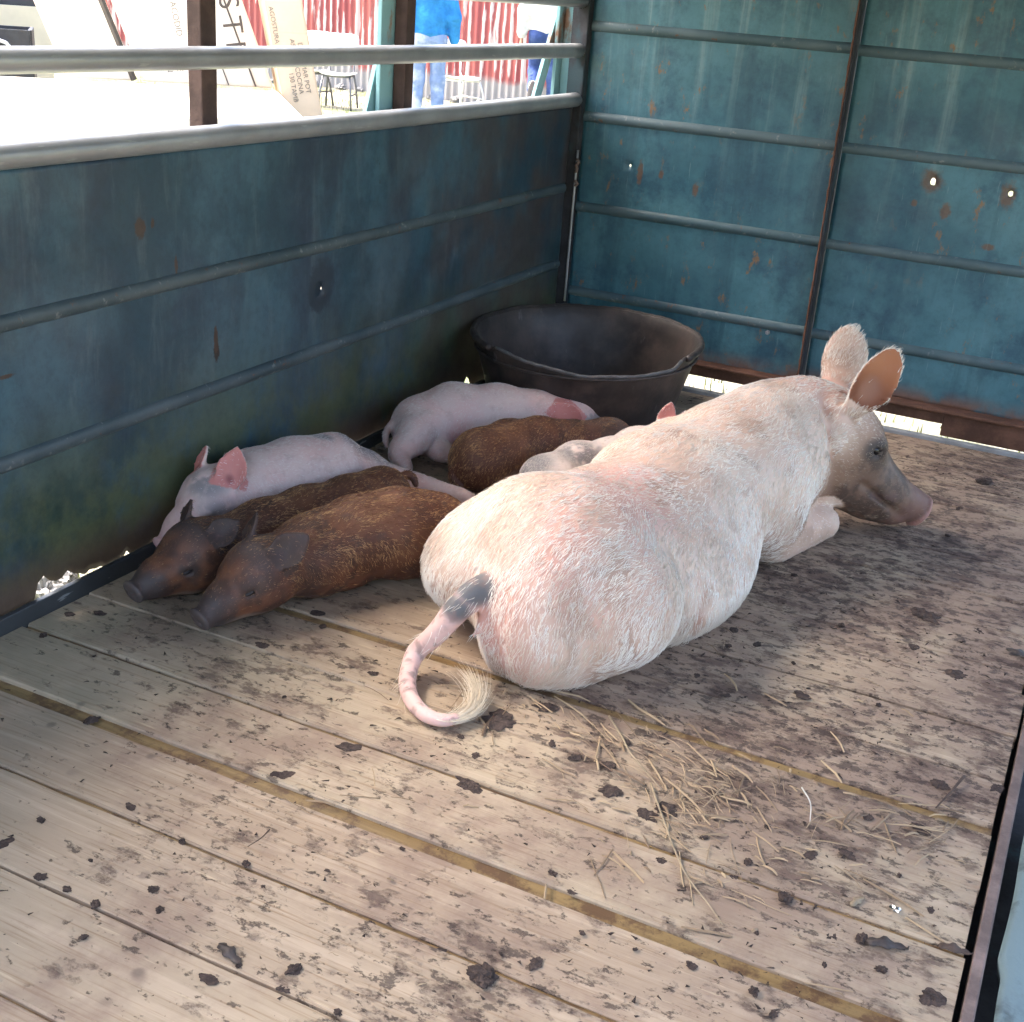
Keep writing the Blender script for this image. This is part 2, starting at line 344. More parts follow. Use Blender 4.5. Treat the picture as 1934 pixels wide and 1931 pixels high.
def sheet(name, o, U, Vv, W, H, step, mat, holes=(), bottom=None, dent=.004, seed=1, thick=.002):
    """thin steel sheet from o along U and Vv; holes (u, v, ru, rv) are cut through; bottom(u) lifts the lower edge"""
    nu, nv = int(W / step) + 1, int(H / step) + 1
    u = np.linspace(0, W, nu); w = np.linspace(0, H, nv)
    UU, VV = np.meshgrid(u, w, indexing='ij')
    if bottom is not None:
        b = np.array([bottom(a) for a in u]); VV = b[:, None] + (H - b[:, None]) * (VV / H) ** 1.0
    N = np.cross(U, Vv)
    P0 = np.array(o) + UU[..., None] * np.array(U) + VV[..., None] * np.array(Vv)
    D = (fbm(P0, 2.1, 3, seed) - .5) * 2 * dent
    P = P0 + D[..., None] * N
    idx = np.arange(nu * nv).reshape(nu, nv); keep = np.ones((nu - 1, nv - 1), bool); extra_v, extra_f = [], []
    for hu, hv, ru, rv in holes:
        ci, cj = int(np.searchsorted(u, hu)) - 1, int(np.abs((VV[0, :-1] + VV[0, 1:]) / 2 - hv).argmin()); r_ = 1 if max(ru, rv) < .015 else 2
        i0, i1, j0, j1 = ci - r_, ci + 1 + r_, cj - r_, cj + 1 + r_; keep[i0:i1, j0:j1] = False
        loop = [(a, j0) for a in range(i0, i1)] + [(i1, b) for b in range(j0, j1)] + [(a, j1) for a in range(i1, i0, -1)] + [(i0, b) for b in range(j1, j0, -1)]
        b0 = nu * nv + len(extra_v); m_ = len(loop)
        for (a, b) in loop:
            th = math.atan2((VV[a, b] - hv) / rv, (UU[a, b] - hu) / ru); jg = 1 + .28 * (random.random() - .5)
            extra_v.append(np.array(o) + (hu + ru * jg * math.cos(th)) * np.array(U) + (hv + rv * jg * math.sin(th)) * np.array(Vv) + D[a, b] * N)
        for q in range(m_): extra_f.append((idx[loop[q]], idx[loop[(q + 1) % m_]], b0 + (q + 1) % m_, b0 + q))
    f = np.stack([idx[:-1, :-1], idx[1:, :-1], idx[1:, 1:], idx[:-1, 1:]], -1)[keep]
    P = P.reshape(-1, 3)
    if extra_v: P = np.concatenate([P, np.array(extra_v)]); f = np.concatenate([f, np.array(extra_f)])
    ob = link(name, npmesh(name, P.reshape(-1, 3), f), mat, trailer, smooth=True)
    md = ob.modifiers.new('thick', 'SOLIDIFY'); md.thickness = thick; md.offset = -1
    return ob
def rib(parent, a, b, n, r=.013, mat=None, squash=.8):
    """half-round pressed rib from a to b, standing out along n"""
    a, b, n = np.array(a, float), np.array(b, float), np.array(n, float); t = unit(b - a); s_ = np.cross(t, n); L = np.linalg.norm(b - a)
    m = max(int(L / .06), 2); v = []; K = 7
    for i in range(m + 1):
        p = a + (b - a) * i / m + s_ * .0012 * (vnoise(np.array([[i * .5, a[2] * 3, 0]]), 1., 9)[0] - .5)
        taper = 1
        for k in range(K):
            an = math.pi * (k / (K - 1)); v.append(p + s_ * math.cos(an) * r + n * (math.sin(an) * r * squash * taper - .004))
    f = [(i * K + k, i * K + k + 1, (i + 1) * K + k + 1, (i + 1) * K + k) for i in range(m) for k in range(K - 1)]
    me = pymesh('rib', v, f); o = link('rib', me, mat, parent, True); return o
def unit(v): v = np.asarray(v, float); return v / max(np.linalg.norm(v), 1e-9)

# left side wall: x = 0, runs along y
def side_bottom(u):
    y = -4.3 + u; z = .014 + .004 * math.sin(y * 23) * math.sin(y * 7)
    jag = float(fbm(np.array([[y, 0, 0]]), 45, 3, 8)[0])
    if -2.60 < y < -2.44: z += .058 * min(1, max(0, (y + 2.60) / .02)) * max(0, (-2.44 - y) / .16) ** .5 * (.45 + jag)
    elif -2.44 <= y < -2.18: z += .040 * max(0, jag - .40) * 2.2
    if -.76 < y < -.68: z += .060 * max(0, 1 - abs((y + .72) / .04)) * (.4 + jag)
    return z
side = sheet('side_wall', (0, -4.3, 0), (0, 1, 0), (0, 0, 1), 4.27, .885, .016, M_SIDE, [(2.726, .498, .0028, .0055)], side_bottom, .005, 3)
for z in (.606, .335): rib(side, (0, -4.28, z), (0, -.05, z), (1, 0, 0), .018, M_RIBS)
for z, r in ((.905, .0245), (1.0665, .0235), (1.228, .0235), (1.39, .0235)):
    n = 40; P = [(.006 + .0025 * math.sin(i * .31 + z * 9), -4.3 + 4.27 * i / n, z + .002 * math.sin(i * .23 + z * 5)) for i in range(n + 1)]
    MB().tube(P, r, 16).build('pipe_rail', M_PIPE, trailer, True)
ROOF_Z = 1.60
# posts outside the rails, with their diagonal braces
for y, w, mt in ((-1.966, .052, M_POST), (-1.113, .046, M_POST), (.020, .05, M_TEALPOST)):
    MB().box((-.07, y - w / 2, -.05), (-.032, y + w / 2, ROOF_Z), .003).build('post', mt, trailer)
MB().box((-.085, -1.200, -.05), (-.072, -1.110, ROOF_Z), .002).build('post_plate', M_TEALPOST, trailer)
MB().box((-.085, -.045, -.05), (-.072, .010, ROOF_Z), .002).build('post_plate', M_TEALPOST, trailer)
MB().box((-.07, -3.62, -.05), (-.022, -3.57, ROOF_Z), .003).build('post', M_POST, trailer)
MB().bar((-.10, -1.53, .05), (-.10, -1.07, 1.26), .050, .012, (0, 1, 0)).build('brace', M_TEALPOST, trailer)
MB().bar((-.10, -.576, .05), (-.10, .04, 1.235), .050, .012, (0, 1, 0)).build('brace', M_TEALPOST, trailer)
# front wall: y = 0, runs along x
FH = ROOF_Z - .03
p1 = sheet('front_wall', (.03, 0, .055), (1, 0, 0), (0, 0, 1), .904, FH - .03, .016, M_FRONT, [(.193, .651, .0038, .005)], None, .006, 5)
p2 = sheet('front_wall', (.945, .012, .055), (1, 0, 0), (0, 0, 1), 1.10, FH - .03, .016, M_FRONT, [(.300, .722, .0085, .0135), (.538, .716, .007, .0095)], None, .006, 6)
for pz in (.2348, .5419, .8534, 1.1506, 1.455):
    rib(p1, (.034, 0, pz), (.9345, 0, pz), (0, -1, 0), .0185, M_RIBF)
    rib(p2, (.944, .012, pz - .004), (2.03, .012, pz - .004), (0, -1, 0), .0185, M_RIBF)
# upright flange between the two front sheets, with the ragged turned edge of the sheet beside it
MB().box((.9365, -.050, .05), (.9425, .03, FH), .001).build('wall_flange', M_CORNER, trailer)
v = []; f = []
for i in range(90):
    z = .06 + i * (FH - .08) / 89; w = .004 + .0035 * random.random()
    v += [(.9355, -.0505, z), (.9355 - w, -.047, z), (.9355, -.044, z)]
    if i: f += [((i - 1) * 3 + k, (i - 1) * 3 + (k + 1) % 3, i * 3 + (k + 1) % 3, i * 3 + k) for k in range(3)]
link('flange_edge', pymesh('flange_edge', v, f), M_RUST, trailer)
MB().box((-.03, -.035, -.05), (.032, .022, ROOF_Z), .004).build('corner_post', M_CORNER, trailer)
MB().tube([(.036, -.038, .20 + .06 * i) for i in range(10)], .0045, 8).build('corner_bead', M_PIPE, trailer, True)
for i, (z, h) in enumerate(((.66, .03), (.69, .02), (.615, .02))): MB().tube([(.034, -.036, z), (.040 + .004 * i, -.041, z + h * .5), (.035, -.038, z + h)], .006, 6).build('weld_bead', M_EDGE, trailer, True)
# bottom channel of the front wall, stepped
MB().box((.032, -.035, .016), (1.43, .02, .054), .003).build('bottom_channel', M_RUST, trailer)
MB().box((1.43, -.036, -.024), (2.06, .02, .054), .003).build('bottom_channel', M_RUST, trailer)
MB().box((.032, -.052, .054), (2.06, .01, .066), .004).build('channel_lip', M_RUST, trailer)
bn = MB(); bn.tube([(.80, -.018, .213), (.80, -.024, .213)], .0085, 6); bn.tube([(.80, -.024, .213), (.80, -.030, .213)], .004, 8); bn.build('bolt', M_PIPE, trailer)
MB().box((-.016, -4.28, .935), (.004, -3.20, ROOF_Z), .002).build('unseen_shade_board', M_SIDE, trailer)  # unseen board added to keep the sun off the nearest floor
# unseen roof on its posts, height and edges set to shape the daylight inside
MB().box((-.10, -3.75, ROOF_Z + .002), (2.35, .12, ROOF_Z + .02)).build('roof', M_ROOF, trailer)
for y in (-.03, -1.6, -3.0): MB().box((1.955, y - .02, -.05), (1.995, y + .02, ROOF_Z), .003).build('post', M_POST, trailer)
# folded flap beside the right-hand edge of the floor
fl = []
for i, y in enumerate(np.linspace(-4.3, -2.2, 60)):
    b = .012 * math.sin(y * 5) + .006 * math.sin(y * 17); k = .010 if y < -2.66 else 0
    fl.append([(1.904 + k + b * .3, y, -.03), (1.899 + k + b * .3, y, .000 + b * .2), (1.908 + k + b * .3, y, .008 + b * .3), (1.945 + b * .2, y, .002 + b * .5), (1.975, y, -.006), (2.08, y, .02)])
v = [p for r_ in fl for p in r_]; f = [(i * 6 + k, i * 6 + k + 1, (i + 1) * 6 + k + 1, (i + 1) * 6 + k) for i in range(59) for k in range(5)]
fo = link('side_flap', pymesh('side_flap', v, f), M_PALE, trailer, True); md = fo.modifiers.new('t', 'SOLIDIFY'); md.thickness = .003
# ---------------------------------------------------------------- distance-field sculpting
def V(*a): return np.array(a, float)
def unit(v):
    v = np.asarray(v, float); return v / max(np.linalg.norm(v), 1e-9)
def smin(a, b, k):
    if k <= 0: return np.minimum(a, b)
    h = np.maximum(k - np.abs(a - b), 0) / k
    return np.minimum(a, b) - h * h * k * .25
def smax(a, b, k): return -smin(-a, -b, k)

class Cone:
    """tapered limb from a to b; flat = (axis, factor) squeezes it along an axis"""
    def __init__(s, a, b, ra, rb, flat=None):
        s.a, s.b, s.ra, s.rb = V(*a), V(*b), ra, rb
        s.flat = None if flat is None else (unit(flat[0]), flat[1])
        m = max(ra, rb) * (1 if flat is None else max(1, flat[1]))
        s.lo = np.minimum(s.a, s.b) - m; s.hi = np.maximum(s.a, s.b) + m
    def d(s, p):
        ba = s.b - s.a
        t = np.clip((p - s.a) @ ba / max(ba @ ba, 1e-9), 0, 1)
        q = p - s.a - t[..., None] * ba
        r = s.ra + (s.rb - s.ra) * t
        if s.flat is not None:
            n, f = s.flat
            qn = q @ n
            l2 = (q * q).sum(-1) - qn * qn + (qn / f) ** 2
            return (np.sqrt(np.maximum(l2, 1e-12)) - r) * min(1, f)
        return np.sqrt((q * q).sum(-1)) - r
class Ell:
    """ellipsoid: centre, radii, axes given as rows"""
    def __init__(s, c, r, ax=None):
        s.c, s.r = V(*c), V(*r)
        s.ax = np.eye(3) if ax is None else np.array([unit(a) for a in ax])
        e = np.abs(s.ax * s.r[:, None]).sum(0)
        s.lo, s.hi = s.c - e, s.c + e
    def d(s, p):
        q = (p - s.c) @ s.ax.T
        k0 = np.sqrt(((q / s.r) ** 2).sum(-1)); k1 = np.sqrt(((q / s.r ** 2) ** 2).sum(-1))
        return k0 * (k0 - 1) / np.maximum(k1, 1e-6)
class Ear:
    """leaf-shaped cupped ear: base, tip, the way its hollow faces, width, thickness, cup depth"""
    def __init__(s, base, tip, face, w, th=.006, cup=.35, roll=0.):
        s.base, s.tip = V(*base), V(*tip)
        s.L = np.linalg.norm(s.tip - s.base)
        s.u = unit(s.tip - s.base); s.n = unit(V(*face) - (V(*face) @ s.u) * s.u); s.v = np.cross(s.u, s.n)
        s.w, s.th, s.cup, s.roll = w, th, cup, roll
        m = w + .03
        s.lo = np.minimum(s.base, s.tip) - m; s.hi = np.maximum(s.base, s.tip) + m
    def d(s, p):
        q = p - s.base
        t = q @ s.u / s.L; y = q @ s.v; z = q @ s.n
        tc = np.clip(t, -.1, 1)
        prof = np.interp(tc, [-.1, 0, .15, .35, .55, .75, .9, 1], ([.55, .62, .86, 1, .93, .62, .30, .04] if s.w < .045 else [.55, .62, .88, 1, .98, .80, .55, .12])) * s.w
        # cupped sheet: the edges bend towards the hollow side, the tip leans a little
        zz = z - s.cup * (y / s.w) ** 2 * s.w * (1 - .5 * np.clip(tc, 0, 1)) - s.roll * np.clip(tc, 0, 1) ** 2 * s.L
        ey = np.abs(y) - prof
        et = np.maximum(t - 1, -.12 - t) * s.L
        o = np.maximum(ey, et)
        th = s.th * (1.35 - .6 * np.clip(tc, 0, 1))
        return np.where(o > 0, np.sqrt(o * o + np.maximum(np.abs(zz) - th * .4, 0) ** 2), np.abs(zz) - th)

class Sculpt:
    def __init__(s): s.ops = []
    def add(s, prim, k=.03): s.ops.append(('+', prim, k)); return s
    def cut(s, prim, k=.02): s.ops.append(('-', prim, k)); return s
    def chain(s, pts, rad, k=.03, flat=None):
        for i in range(len(pts) - 1): s.add(Cone(pts[i], pts[i + 1], rad[i], rad[i + 1], flat), k)
        return s
    def eval(s, p, floor=None):
        D = np.full(p.shape[:-1], 9.)
        for o, pr, k in s.ops:
            d = pr.d(p)
            D = smin(D, d, k) if o == '+' else smax(D, -d, k)
        if floor is not None: D = smax(D, floor - p[..., 2], .012)
        return D
    def mesh(s, h, floor=None, relax=2):
        lo = np.min([o[1].lo for o in s.ops if o[0] == '+'], 0) - 3 * h
        hi = np.max([o[1].hi for o in s.ops if o[0] == '+'], 0) + 3 * h
        n = np.ceil((hi - lo) / h).astype(int) + 1
        ax = [lo[i] + h * np.arange(n[i]) for i in range(3)]
        D = np.full(n, 9., np.float32)
        for o, pr, k in s.ops:
            m = k + 3 * h
            i0 = np.clip(np.floor((pr.lo - m - lo) / h).astype(int), 0, n); i1 = np.clip(np.ceil((pr.hi + m - lo) / h).astype(int) + 1, 0, n)
            if (i1 <= i0).any(): continue
            P = np.stack(np.meshgrid(*[ax[j][i0[j]:i1[j]] for j in range(3)], indexing='ij'), -1)
            d = pr.d(P)
            S = tuple(slice(i0[j], i1[j]) for j in range(3))
            D[S] = smin(D[S], d, k) if o == '+' else smax(D[S], -d, k)
        if floor is not None: D = smax(D, (floor - ax[2]).astype(np.float32)[None, None, :] + 0 * D, .012)
        return surface_nets(D, lo, h, relax)

def surface_nets(D, lo, h, relax):
    I = D < 0
    n = np.array(D.shape)
    c = [I[i:n[0] - 1 + i, j:n[1] - 1 + j, k:n[2] - 1 + k] for i in (0, 1) for j in (0, 1) for k in (0, 1)]
    cnt = sum(x.astype(np.int8) for x in c)
    cells = np.argwhere((cnt > 0) & (cnt < 8))
    idx = -np.ones(n - 1, np.int64); idx[tuple(cells.T)] = np.arange(len(cells))
    off = np.array([(i, j, k) for i in (0, 1) for j in (0, 1) for k in (0, 1)])
    val = np.stack([D[tuple((cells + o).T)] for o in off], 1)
    acc = np.zeros((len(cells), 3)); w = np.zeros(len(cells))
    for a in range(8):
        for b in range(a + 1, 8):
            if np.abs(off[a] - off[b]).sum() != 1: continue
            va, vb = val[:, a], val[:, b]
            m = (va < 0) != (vb < 0)
            t = np.where(m, va / np.where(m, va - vb, 1), 0)
            acc += m[:, None] * (off[a] + t[:, None] * (off[b] - off[a])); w += m
    v = lo + h * (cells + acc / w[:, None])
    quads = []
    for ax_ in range(3):
        o1, o2 = [(1, 2), (2, 0), (0, 1)][ax_]
        sl0 = [slice(1, -1)] * 3; sl0[ax_] = slice(0, -1)
        sl1 = [slice(1, -1)] * 3; sl1[ax_] = slice(1, None)
        A = I[tuple(sl0)]; B = I[tuple(sl1)]
        for flip in (0, 1):
            e = np.argwhere((A & ~B) if not flip else (~A & B))
            base = e + 1; base[:, ax_] -= 1
            e1 = np.zeros(3, int); e1[o1] = 1; e2 = np.zeros(3, int); e2[o2] = 1
            q = [idx[tuple((base - x).T)] for x in (0 * e1, e1, e1 + e2, e2)]
            q = np.stack(q, 1)
            quads.append(q if not flip else q[:, ::-1])
    f = np.concatenate(quads)
    f = f[(f >= 0).all(1)]
    # relax
    e = np.concatenate([f[:, [0, 1]], f[:, [1, 2]], f[:, [2, 3]], f[:, [3, 0]]])
    for it in range(relax):
        s = np.zeros_like(v); ct = np.zeros(len(v))
        np.add.at(s, e[:, 0], v[e[:, 1]]); np.add.at(ct, e[:, 0], 1)
        np.add.at(s, e[:, 1], v[e[:, 0]]); np.add.at(ct, e[:, 1], 1)
        v = v + .5 * (s / np.maximum(ct, 1)[:, None] - v)
    return v, f

def mesh_normals(v, f):
    nrm = np.cross(v[f[:, 2]] - v[f[:, 0]], v[f[:, 3]] - v[f[:, 1]])
    N = np.zeros_like(v)
    for j in range(4): np.add.at(N, f[:, j], nrm)
    return N / np.maximum(np.linalg.norm(N, axis=1), 1e-12)[:, None]
# ---------------------------------------------------------------- the sow
def head_frame(c, fwd, up):
    f = unit(fwd); r = unit(np.cross(f, up)); u = np.cross(r, f)      # r: the animal's right
    return lambda a, b, cc: V(*c) + a * f + b * r + cc * u, f, r, u
SOW = dict(rump=(0.9829, -2.1281, 0.1158),
    rumpr=(0.1691, 0.2295, 0.2106),
    c0=(0.9186, -2.0837, 0.1808),
    c1=(0.9806, -1.8812, 0.1455),
    c2=(1.0151, -1.6211, 0.1624),
    c3=(1.0979, -1.3714, 0.1898),
    c4=(1.1496, -1.2234, 0.2214),
    c5=(1.2115, -1.1455, 0.2669),
    cr=(0.1648, 0.1488, 0.1536, 0.1553, 0.1498, 0.1208),
    belly=(1.0608, -1.8118, 0.0683),
    bellyr=(0.1951, 0.2982, 0.1313),
    ham=(1.04, -2.12, 0.13),
    hamr=(0.17, 0.185, 0.15),
    ham2=(0.7757, -2.0661, 0.1296),
    ham2r=(0.133, 0.1858, 0.1173),
    sh=(1.169, -1.3892, 0.1218),
    shr=(0.1198, 0.1494, 0.1285),
    el=(1.2193, -1.4147, 0.0464),
    kn=(1.302, -1.222, 0.044),
    elr=(0.064, 0.043),
    head=(1.2951, -1.1329, 0.2578),
    fwd=(0.6365, 0.3997, -0.568),
    snout=(0.3065, 0.0255))
def sow_sculpt(q=None, extras=True):
    q = q or SOW
    S = Sculpt()
    S.add(Ell(q['rump'], q['rumpr'], [(1, 0, 0), (-.1, 1, 0), (0, 0, 1)]), .09)
    cs = [q['c%d' % i] for i in range(6)]
    S.chain(cs[:4], q['cr'][:4], .08, ((1, -.15, 0), 1.22))
    S.chain(cs[3:], q['cr'][3:], .08)
    S.add(Ell(q['belly'], q['bellyr'], [(1, -.15, 0), (.15, 1, 0), (0, 0, 1)]), .08)
    S.add(Ell(q['ham'], q['hamr'], [(1, .1, 0), (-.1, 1, 0), (0, 0, 1)]), .012)
    S.add(Ell(q['ham2'], q['ham2r']), .05)
    S.add(Ell(q['sh'], q['shr'], [(1, .25, 0), (-.25, 1, 0), (0, 0, 1)]), .015)
    S.add(Cone(q['el'], q['kn'], *q['elr']), .035)
    S.add(Ell((.93, -1.32, .13), (.13, .16, .135)), .05)
    hp, f, r, u = head_frame(q['head'], q['fwd'], (0, 0, 1))
    L, dr = q['snout']; D = -dr
    S.add(Ell(hp(-.01, 0, 0), (.110, .094, .092), [f, r, u]), .045)                # skull
    S.add(Ell(hp(.02, .0, -.095), (.110, .095, .088), [f, r, u]), .022)          # jowls
    S.chain([hp(.04, 0, -.018), hp(.55 * L, 0, D - .024), hp(L - .012, 0, D + .012)], [.092, .071, .044], .045)
    S.add(Cone(hp(.05, 0, -.10), hp(L - .05, 0, D - .036), .068, .038), .04)      # lower jaw
    S.add(Ell(hp(L + .014, 0, D + .012), (.012, .054, .050), [unit(f + .12 * u), r, unit(u - .12 * f)]), .006)          # snout disc
    if extras:
        for g in (1, -1):
            S.cut(Ell(hp(L + .029, g * .018, D + .012), (.012, .009, .012), [f, r, u]), .004)
            S.cut(Cone(hp(L - .02, g * .052, D - .028), hp(.10, g * .082, -.055), .0085, .007), .012)   # mouth line
            S.add(Ell(hp(.055, g * .064, .040), (.035, .022, .024), [f, r, u]), .02)                 # brows
            S.cut(Ell(hp(.062, g * .083, .026), (.013, .010, .009), [f, r, u]), .01)
        for b, t, n, w, c in sow_ears(hp): S.add(Ear(b, t, n, w, .007, c), .02)
        a, b = resample(SOW_TAIL, SOW_TAILR, 4); S.chain(a, b, .010)
        for a, b in zip(HAM_FOLD, HAM_FOLD[1:]): S.cut(Cone(a, b, .006, .006), .022)
        for a, b in zip(NECK_FOLD, NECK_FOLD[1:]): S.cut(Cone(a, b, .007, .007), .030)              # fold behind the cheek
        S.add(Cone((.893, -2.325, .115), (.878, -2.345, .092), .016, .007), .015)
        S.cut(Cone((.905, -2.37, .17), (.93, -2.35, .0), .010, .022), .05)
    return S
def sow_ears(hp):
    hp = head_frame((1.30, -1.13, .285), (.6356, .3983, -.6048), (0, 0, 1))[0]
    return [(hp(-.055, .072, .05), hp(-.055, .072, .05) + .165 * unit((.38, .34, .84)), (.45, -.85, .25), .050, .60),
            (hp(-.065, -.055, .06), hp(-.065, -.055, .06) + .155 * unit((-.05, .40, .90)), (-.1, .9, -.3), .058, .45)]
HAM_FOLD = [(1.165, -2.005, .235), (1.200, -1.972, .19), (1.222, -1.958, .14), (1.225, -1.958, .09), (1.205, -1.975, .04)]
NECK_FOLD = [(1.258, -1.218, .374), (1.285, -1.258, .330), (1.305, -1.280, .272), (1.318, -1.255, .197), (1.322, -1.222, .115)]
SOW_TAIL = [V(.872, -2.30, .175), V(.848, -2.345, .15), V(.812, -2.375, .09), V(.777, -2.385, .045), V(.79, -2.435, .026), V(.815, -2.478, .02), V(.85, -2.512, .017), V(.885, -2.53, .015), V(.92, -2.527, .014), V(.938, -2.50, .013)]
SOW_TAILR = [.029, .0245, .019, .016, .0145, .0135, .0125, .0115, .010, .007]
# ---------------------------------------------------------------- the piglets
def catmull(P, n=5):
    P = [np.asarray(p, float) for p in P]; Q = [2 * P[0] - P[1]] + P + [2 * P[-1] - P[-2]]; out = []
    for i in range(1, len(Q) - 2):
        for t in np.arange(n) / n:
            a, b, c, d = Q[i - 1:i + 3]
            out.append(.5 * (2 * b + (c - a) * t + (2 * a - 5 * b + 4 * c - d) * t * t + (3 * b - 3 * c + d - a) * t ** 3))
    return out + [P[-1]]
def resample(P, R, n=5): return catmull(P, n), list(np.interp(np.linspace(0, len(R) - 1, (len(P) - 1) * n + 1), np.arange(len(R)), R))

def piglet_sculpt(q, o, extras=True):
    """q: fitted numbers, o: fixed options (up vector of the head, ears, legs, tail)"""
    S = Sculpt()
    sp = [q['s0'], q['s1'], q['s2'], q['s3']]; R = q['r']
    S.chain(sp, R[:4], .04)
    S.add(Ell(q['s0'], (R[0] * 1.02, R[0] * 1.1, R[0]), [(1, 0, 0), (0, 1, 0), (0, 0, 1)]), .05)
    hp, f, r, u = head_frame(q['h'], q['fw'], o.get('up', (0, 0, 1)))
    k = o.get('hs', 1.); L = q['L'][0]; D = q['L'][1]
    S.add(Cone(q['s3'], q['h'], R[3] * .88, .062 * k), .05)
    S.add(Ell(hp(-.01, 0, 0), (.068 * k, .058 * k, .058 * k), [f, r, u]), .04)
    S.add(Ell(hp(0, 0, -.035 * k), (.060 * k, .058 * k, .045 * k), [f, r, u]), .04)
    S.chain([hp(.025, 0, -.012), hp(.6 * L, 0, -.7 * D), hp(L - .012, 0, -D)], [.050 * k, .035 * k, .025 * k], .03)
    S.add(Cone(hp(.02, 0, -.045 * k), hp(L - .035, 0, -D - .018 * k), .034 * k, .017 * k), .02)
    S.add(Ell(hp(L + .002, 0, -D + .003), (.009, .030 * k, .028 * k), [f, r, u]), .005)
    for i, (leg, rad) in enumerate(o.get('legs', [])):
        a, b = resample(leg, rad, 3); S.chain(a, b, .016)
    for e in o.get('lumps', []): S.add(Ell(*e[0]), e[1])
    if extras:
        for g in (1, -1):
            S.cut(Ell(hp(L + .011, g * .010 * k, -D + .003), (.007, .0055, .007), [f, r, u]), .003)
            S.cut(Cone(hp(L - .012, g * .031 * k, -D - .016 * k), hp(.060, g * .052 * k, -.036 * k), .005, .0045), .007)
            S.add(Ell(hp(.036, g * .040 * k, .018 * k), (.024, .015, .014), [f, r, u]), .012)
            S.cut(Ell(hp(.048, g * .050 * k, .006 * k), (.015, .006, .0035), [f, r, u]), .005)
        for (b, d, n, w, l) in o.get('ears', []):
            B = hp(*b); S.add(Ear(B, B + l * unit(d), n, w, .0048, .45), .012)
        if 'tail' in o: a, b = resample(o['tail'], [.010, .0075, .0055, .004]); S.chain(a, b, .008)
    return S
PIG_Q = {
    'A': {'s0': (0.2054, -1.706, 0.0689), 's1': (0.1719, -1.7721, 0.0965), 's2': (0.1306, -1.8705, 0.0981), 's3': (0.0997, -1.9862, 0.1048), 'r': (0.0492, 0.0847, 0.0918, 0.0854), 'h': (0.0768, -2.1303, 0.1154), 'fw': (-0.1057, -0.851, -0.4971), 'L': (0.1592, -0.0061)},
    'B': {'s0': (0.3347, -1.7974, 0.0758), 's1': (0.3145, -1.9005, 0.0728), 's2': (0.2796, -2.0301, 0.0765), 's3': (0.2483, -2.1506, 0.08), 'r': (0.0586, 0.071, 0.0727, 0.07), 'h': (0.2006, -2.3439, 0.0893), 'fw': (-0.2031, -0.9007, -0.3263), 'L': (0.1537, -0.0084)},
    'C': {'s0': (0.5646, -1.9534, 0.087), 's1': (0.5184, -2.027, 0.1032), 's2': (0.4641, -2.1055, 0.1088), 's3': (0.4177, -2.1982, 0.089), 'r': (0.0832, 0.0956, 0.0846, 0.0862), 'h': (0.3819, -2.3655, 0.1013), 'fw': (-0.2496, -0.8502, -0.3498), 'L': (0.1483, 0.0109)},
    'D': {'s0': (0.152, -1.2799, 0.0761), 's1': (0.1985, -1.18, 0.0885), 's2': (0.2912, -1.0711, 0.084), 's3': (0.3679, -0.9893, 0.0768), 'r': (0.076, 0.0896, 0.0833, 0.0685), 'h': (0.4651, -0.9067, 0.0653), 'fw': (0.8001, 0.5501, -0.2495), 'L': (0.1416, 0.0113)},
    'E': {'s0': (0.4218, -1.4202, 0.0697), 's1': (0.4434, -1.3034, 0.0764), 's2': (0.4892, -1.2061, 0.0736), 's3': (0.5516, -1.1266, 0.0693), 'r': (0.0794, 0.0742, 0.0692, 0.0565), 'h': (0.6348, -1.0282, 0.0626), 'fw': (0.4999, 0.8001, -0.2999), 'L': (0.14, 0.015)},
    'F': {'s0': (0.6149, -1.4424, 0.0688), 's1': (0.6599, -1.3229, 0.0738), 's2': (0.7049, -1.2044, 0.068), 's3': (0.7332, -1.0834, 0.0705), 'r': (0.0554, 0.0672, 0.0602, 0.0614), 'h': (0.799, -0.9606, 0.0769), 'fw': (0.4999, 0.8001, -0.2998), 'L': (0.14, 0.015)},
}
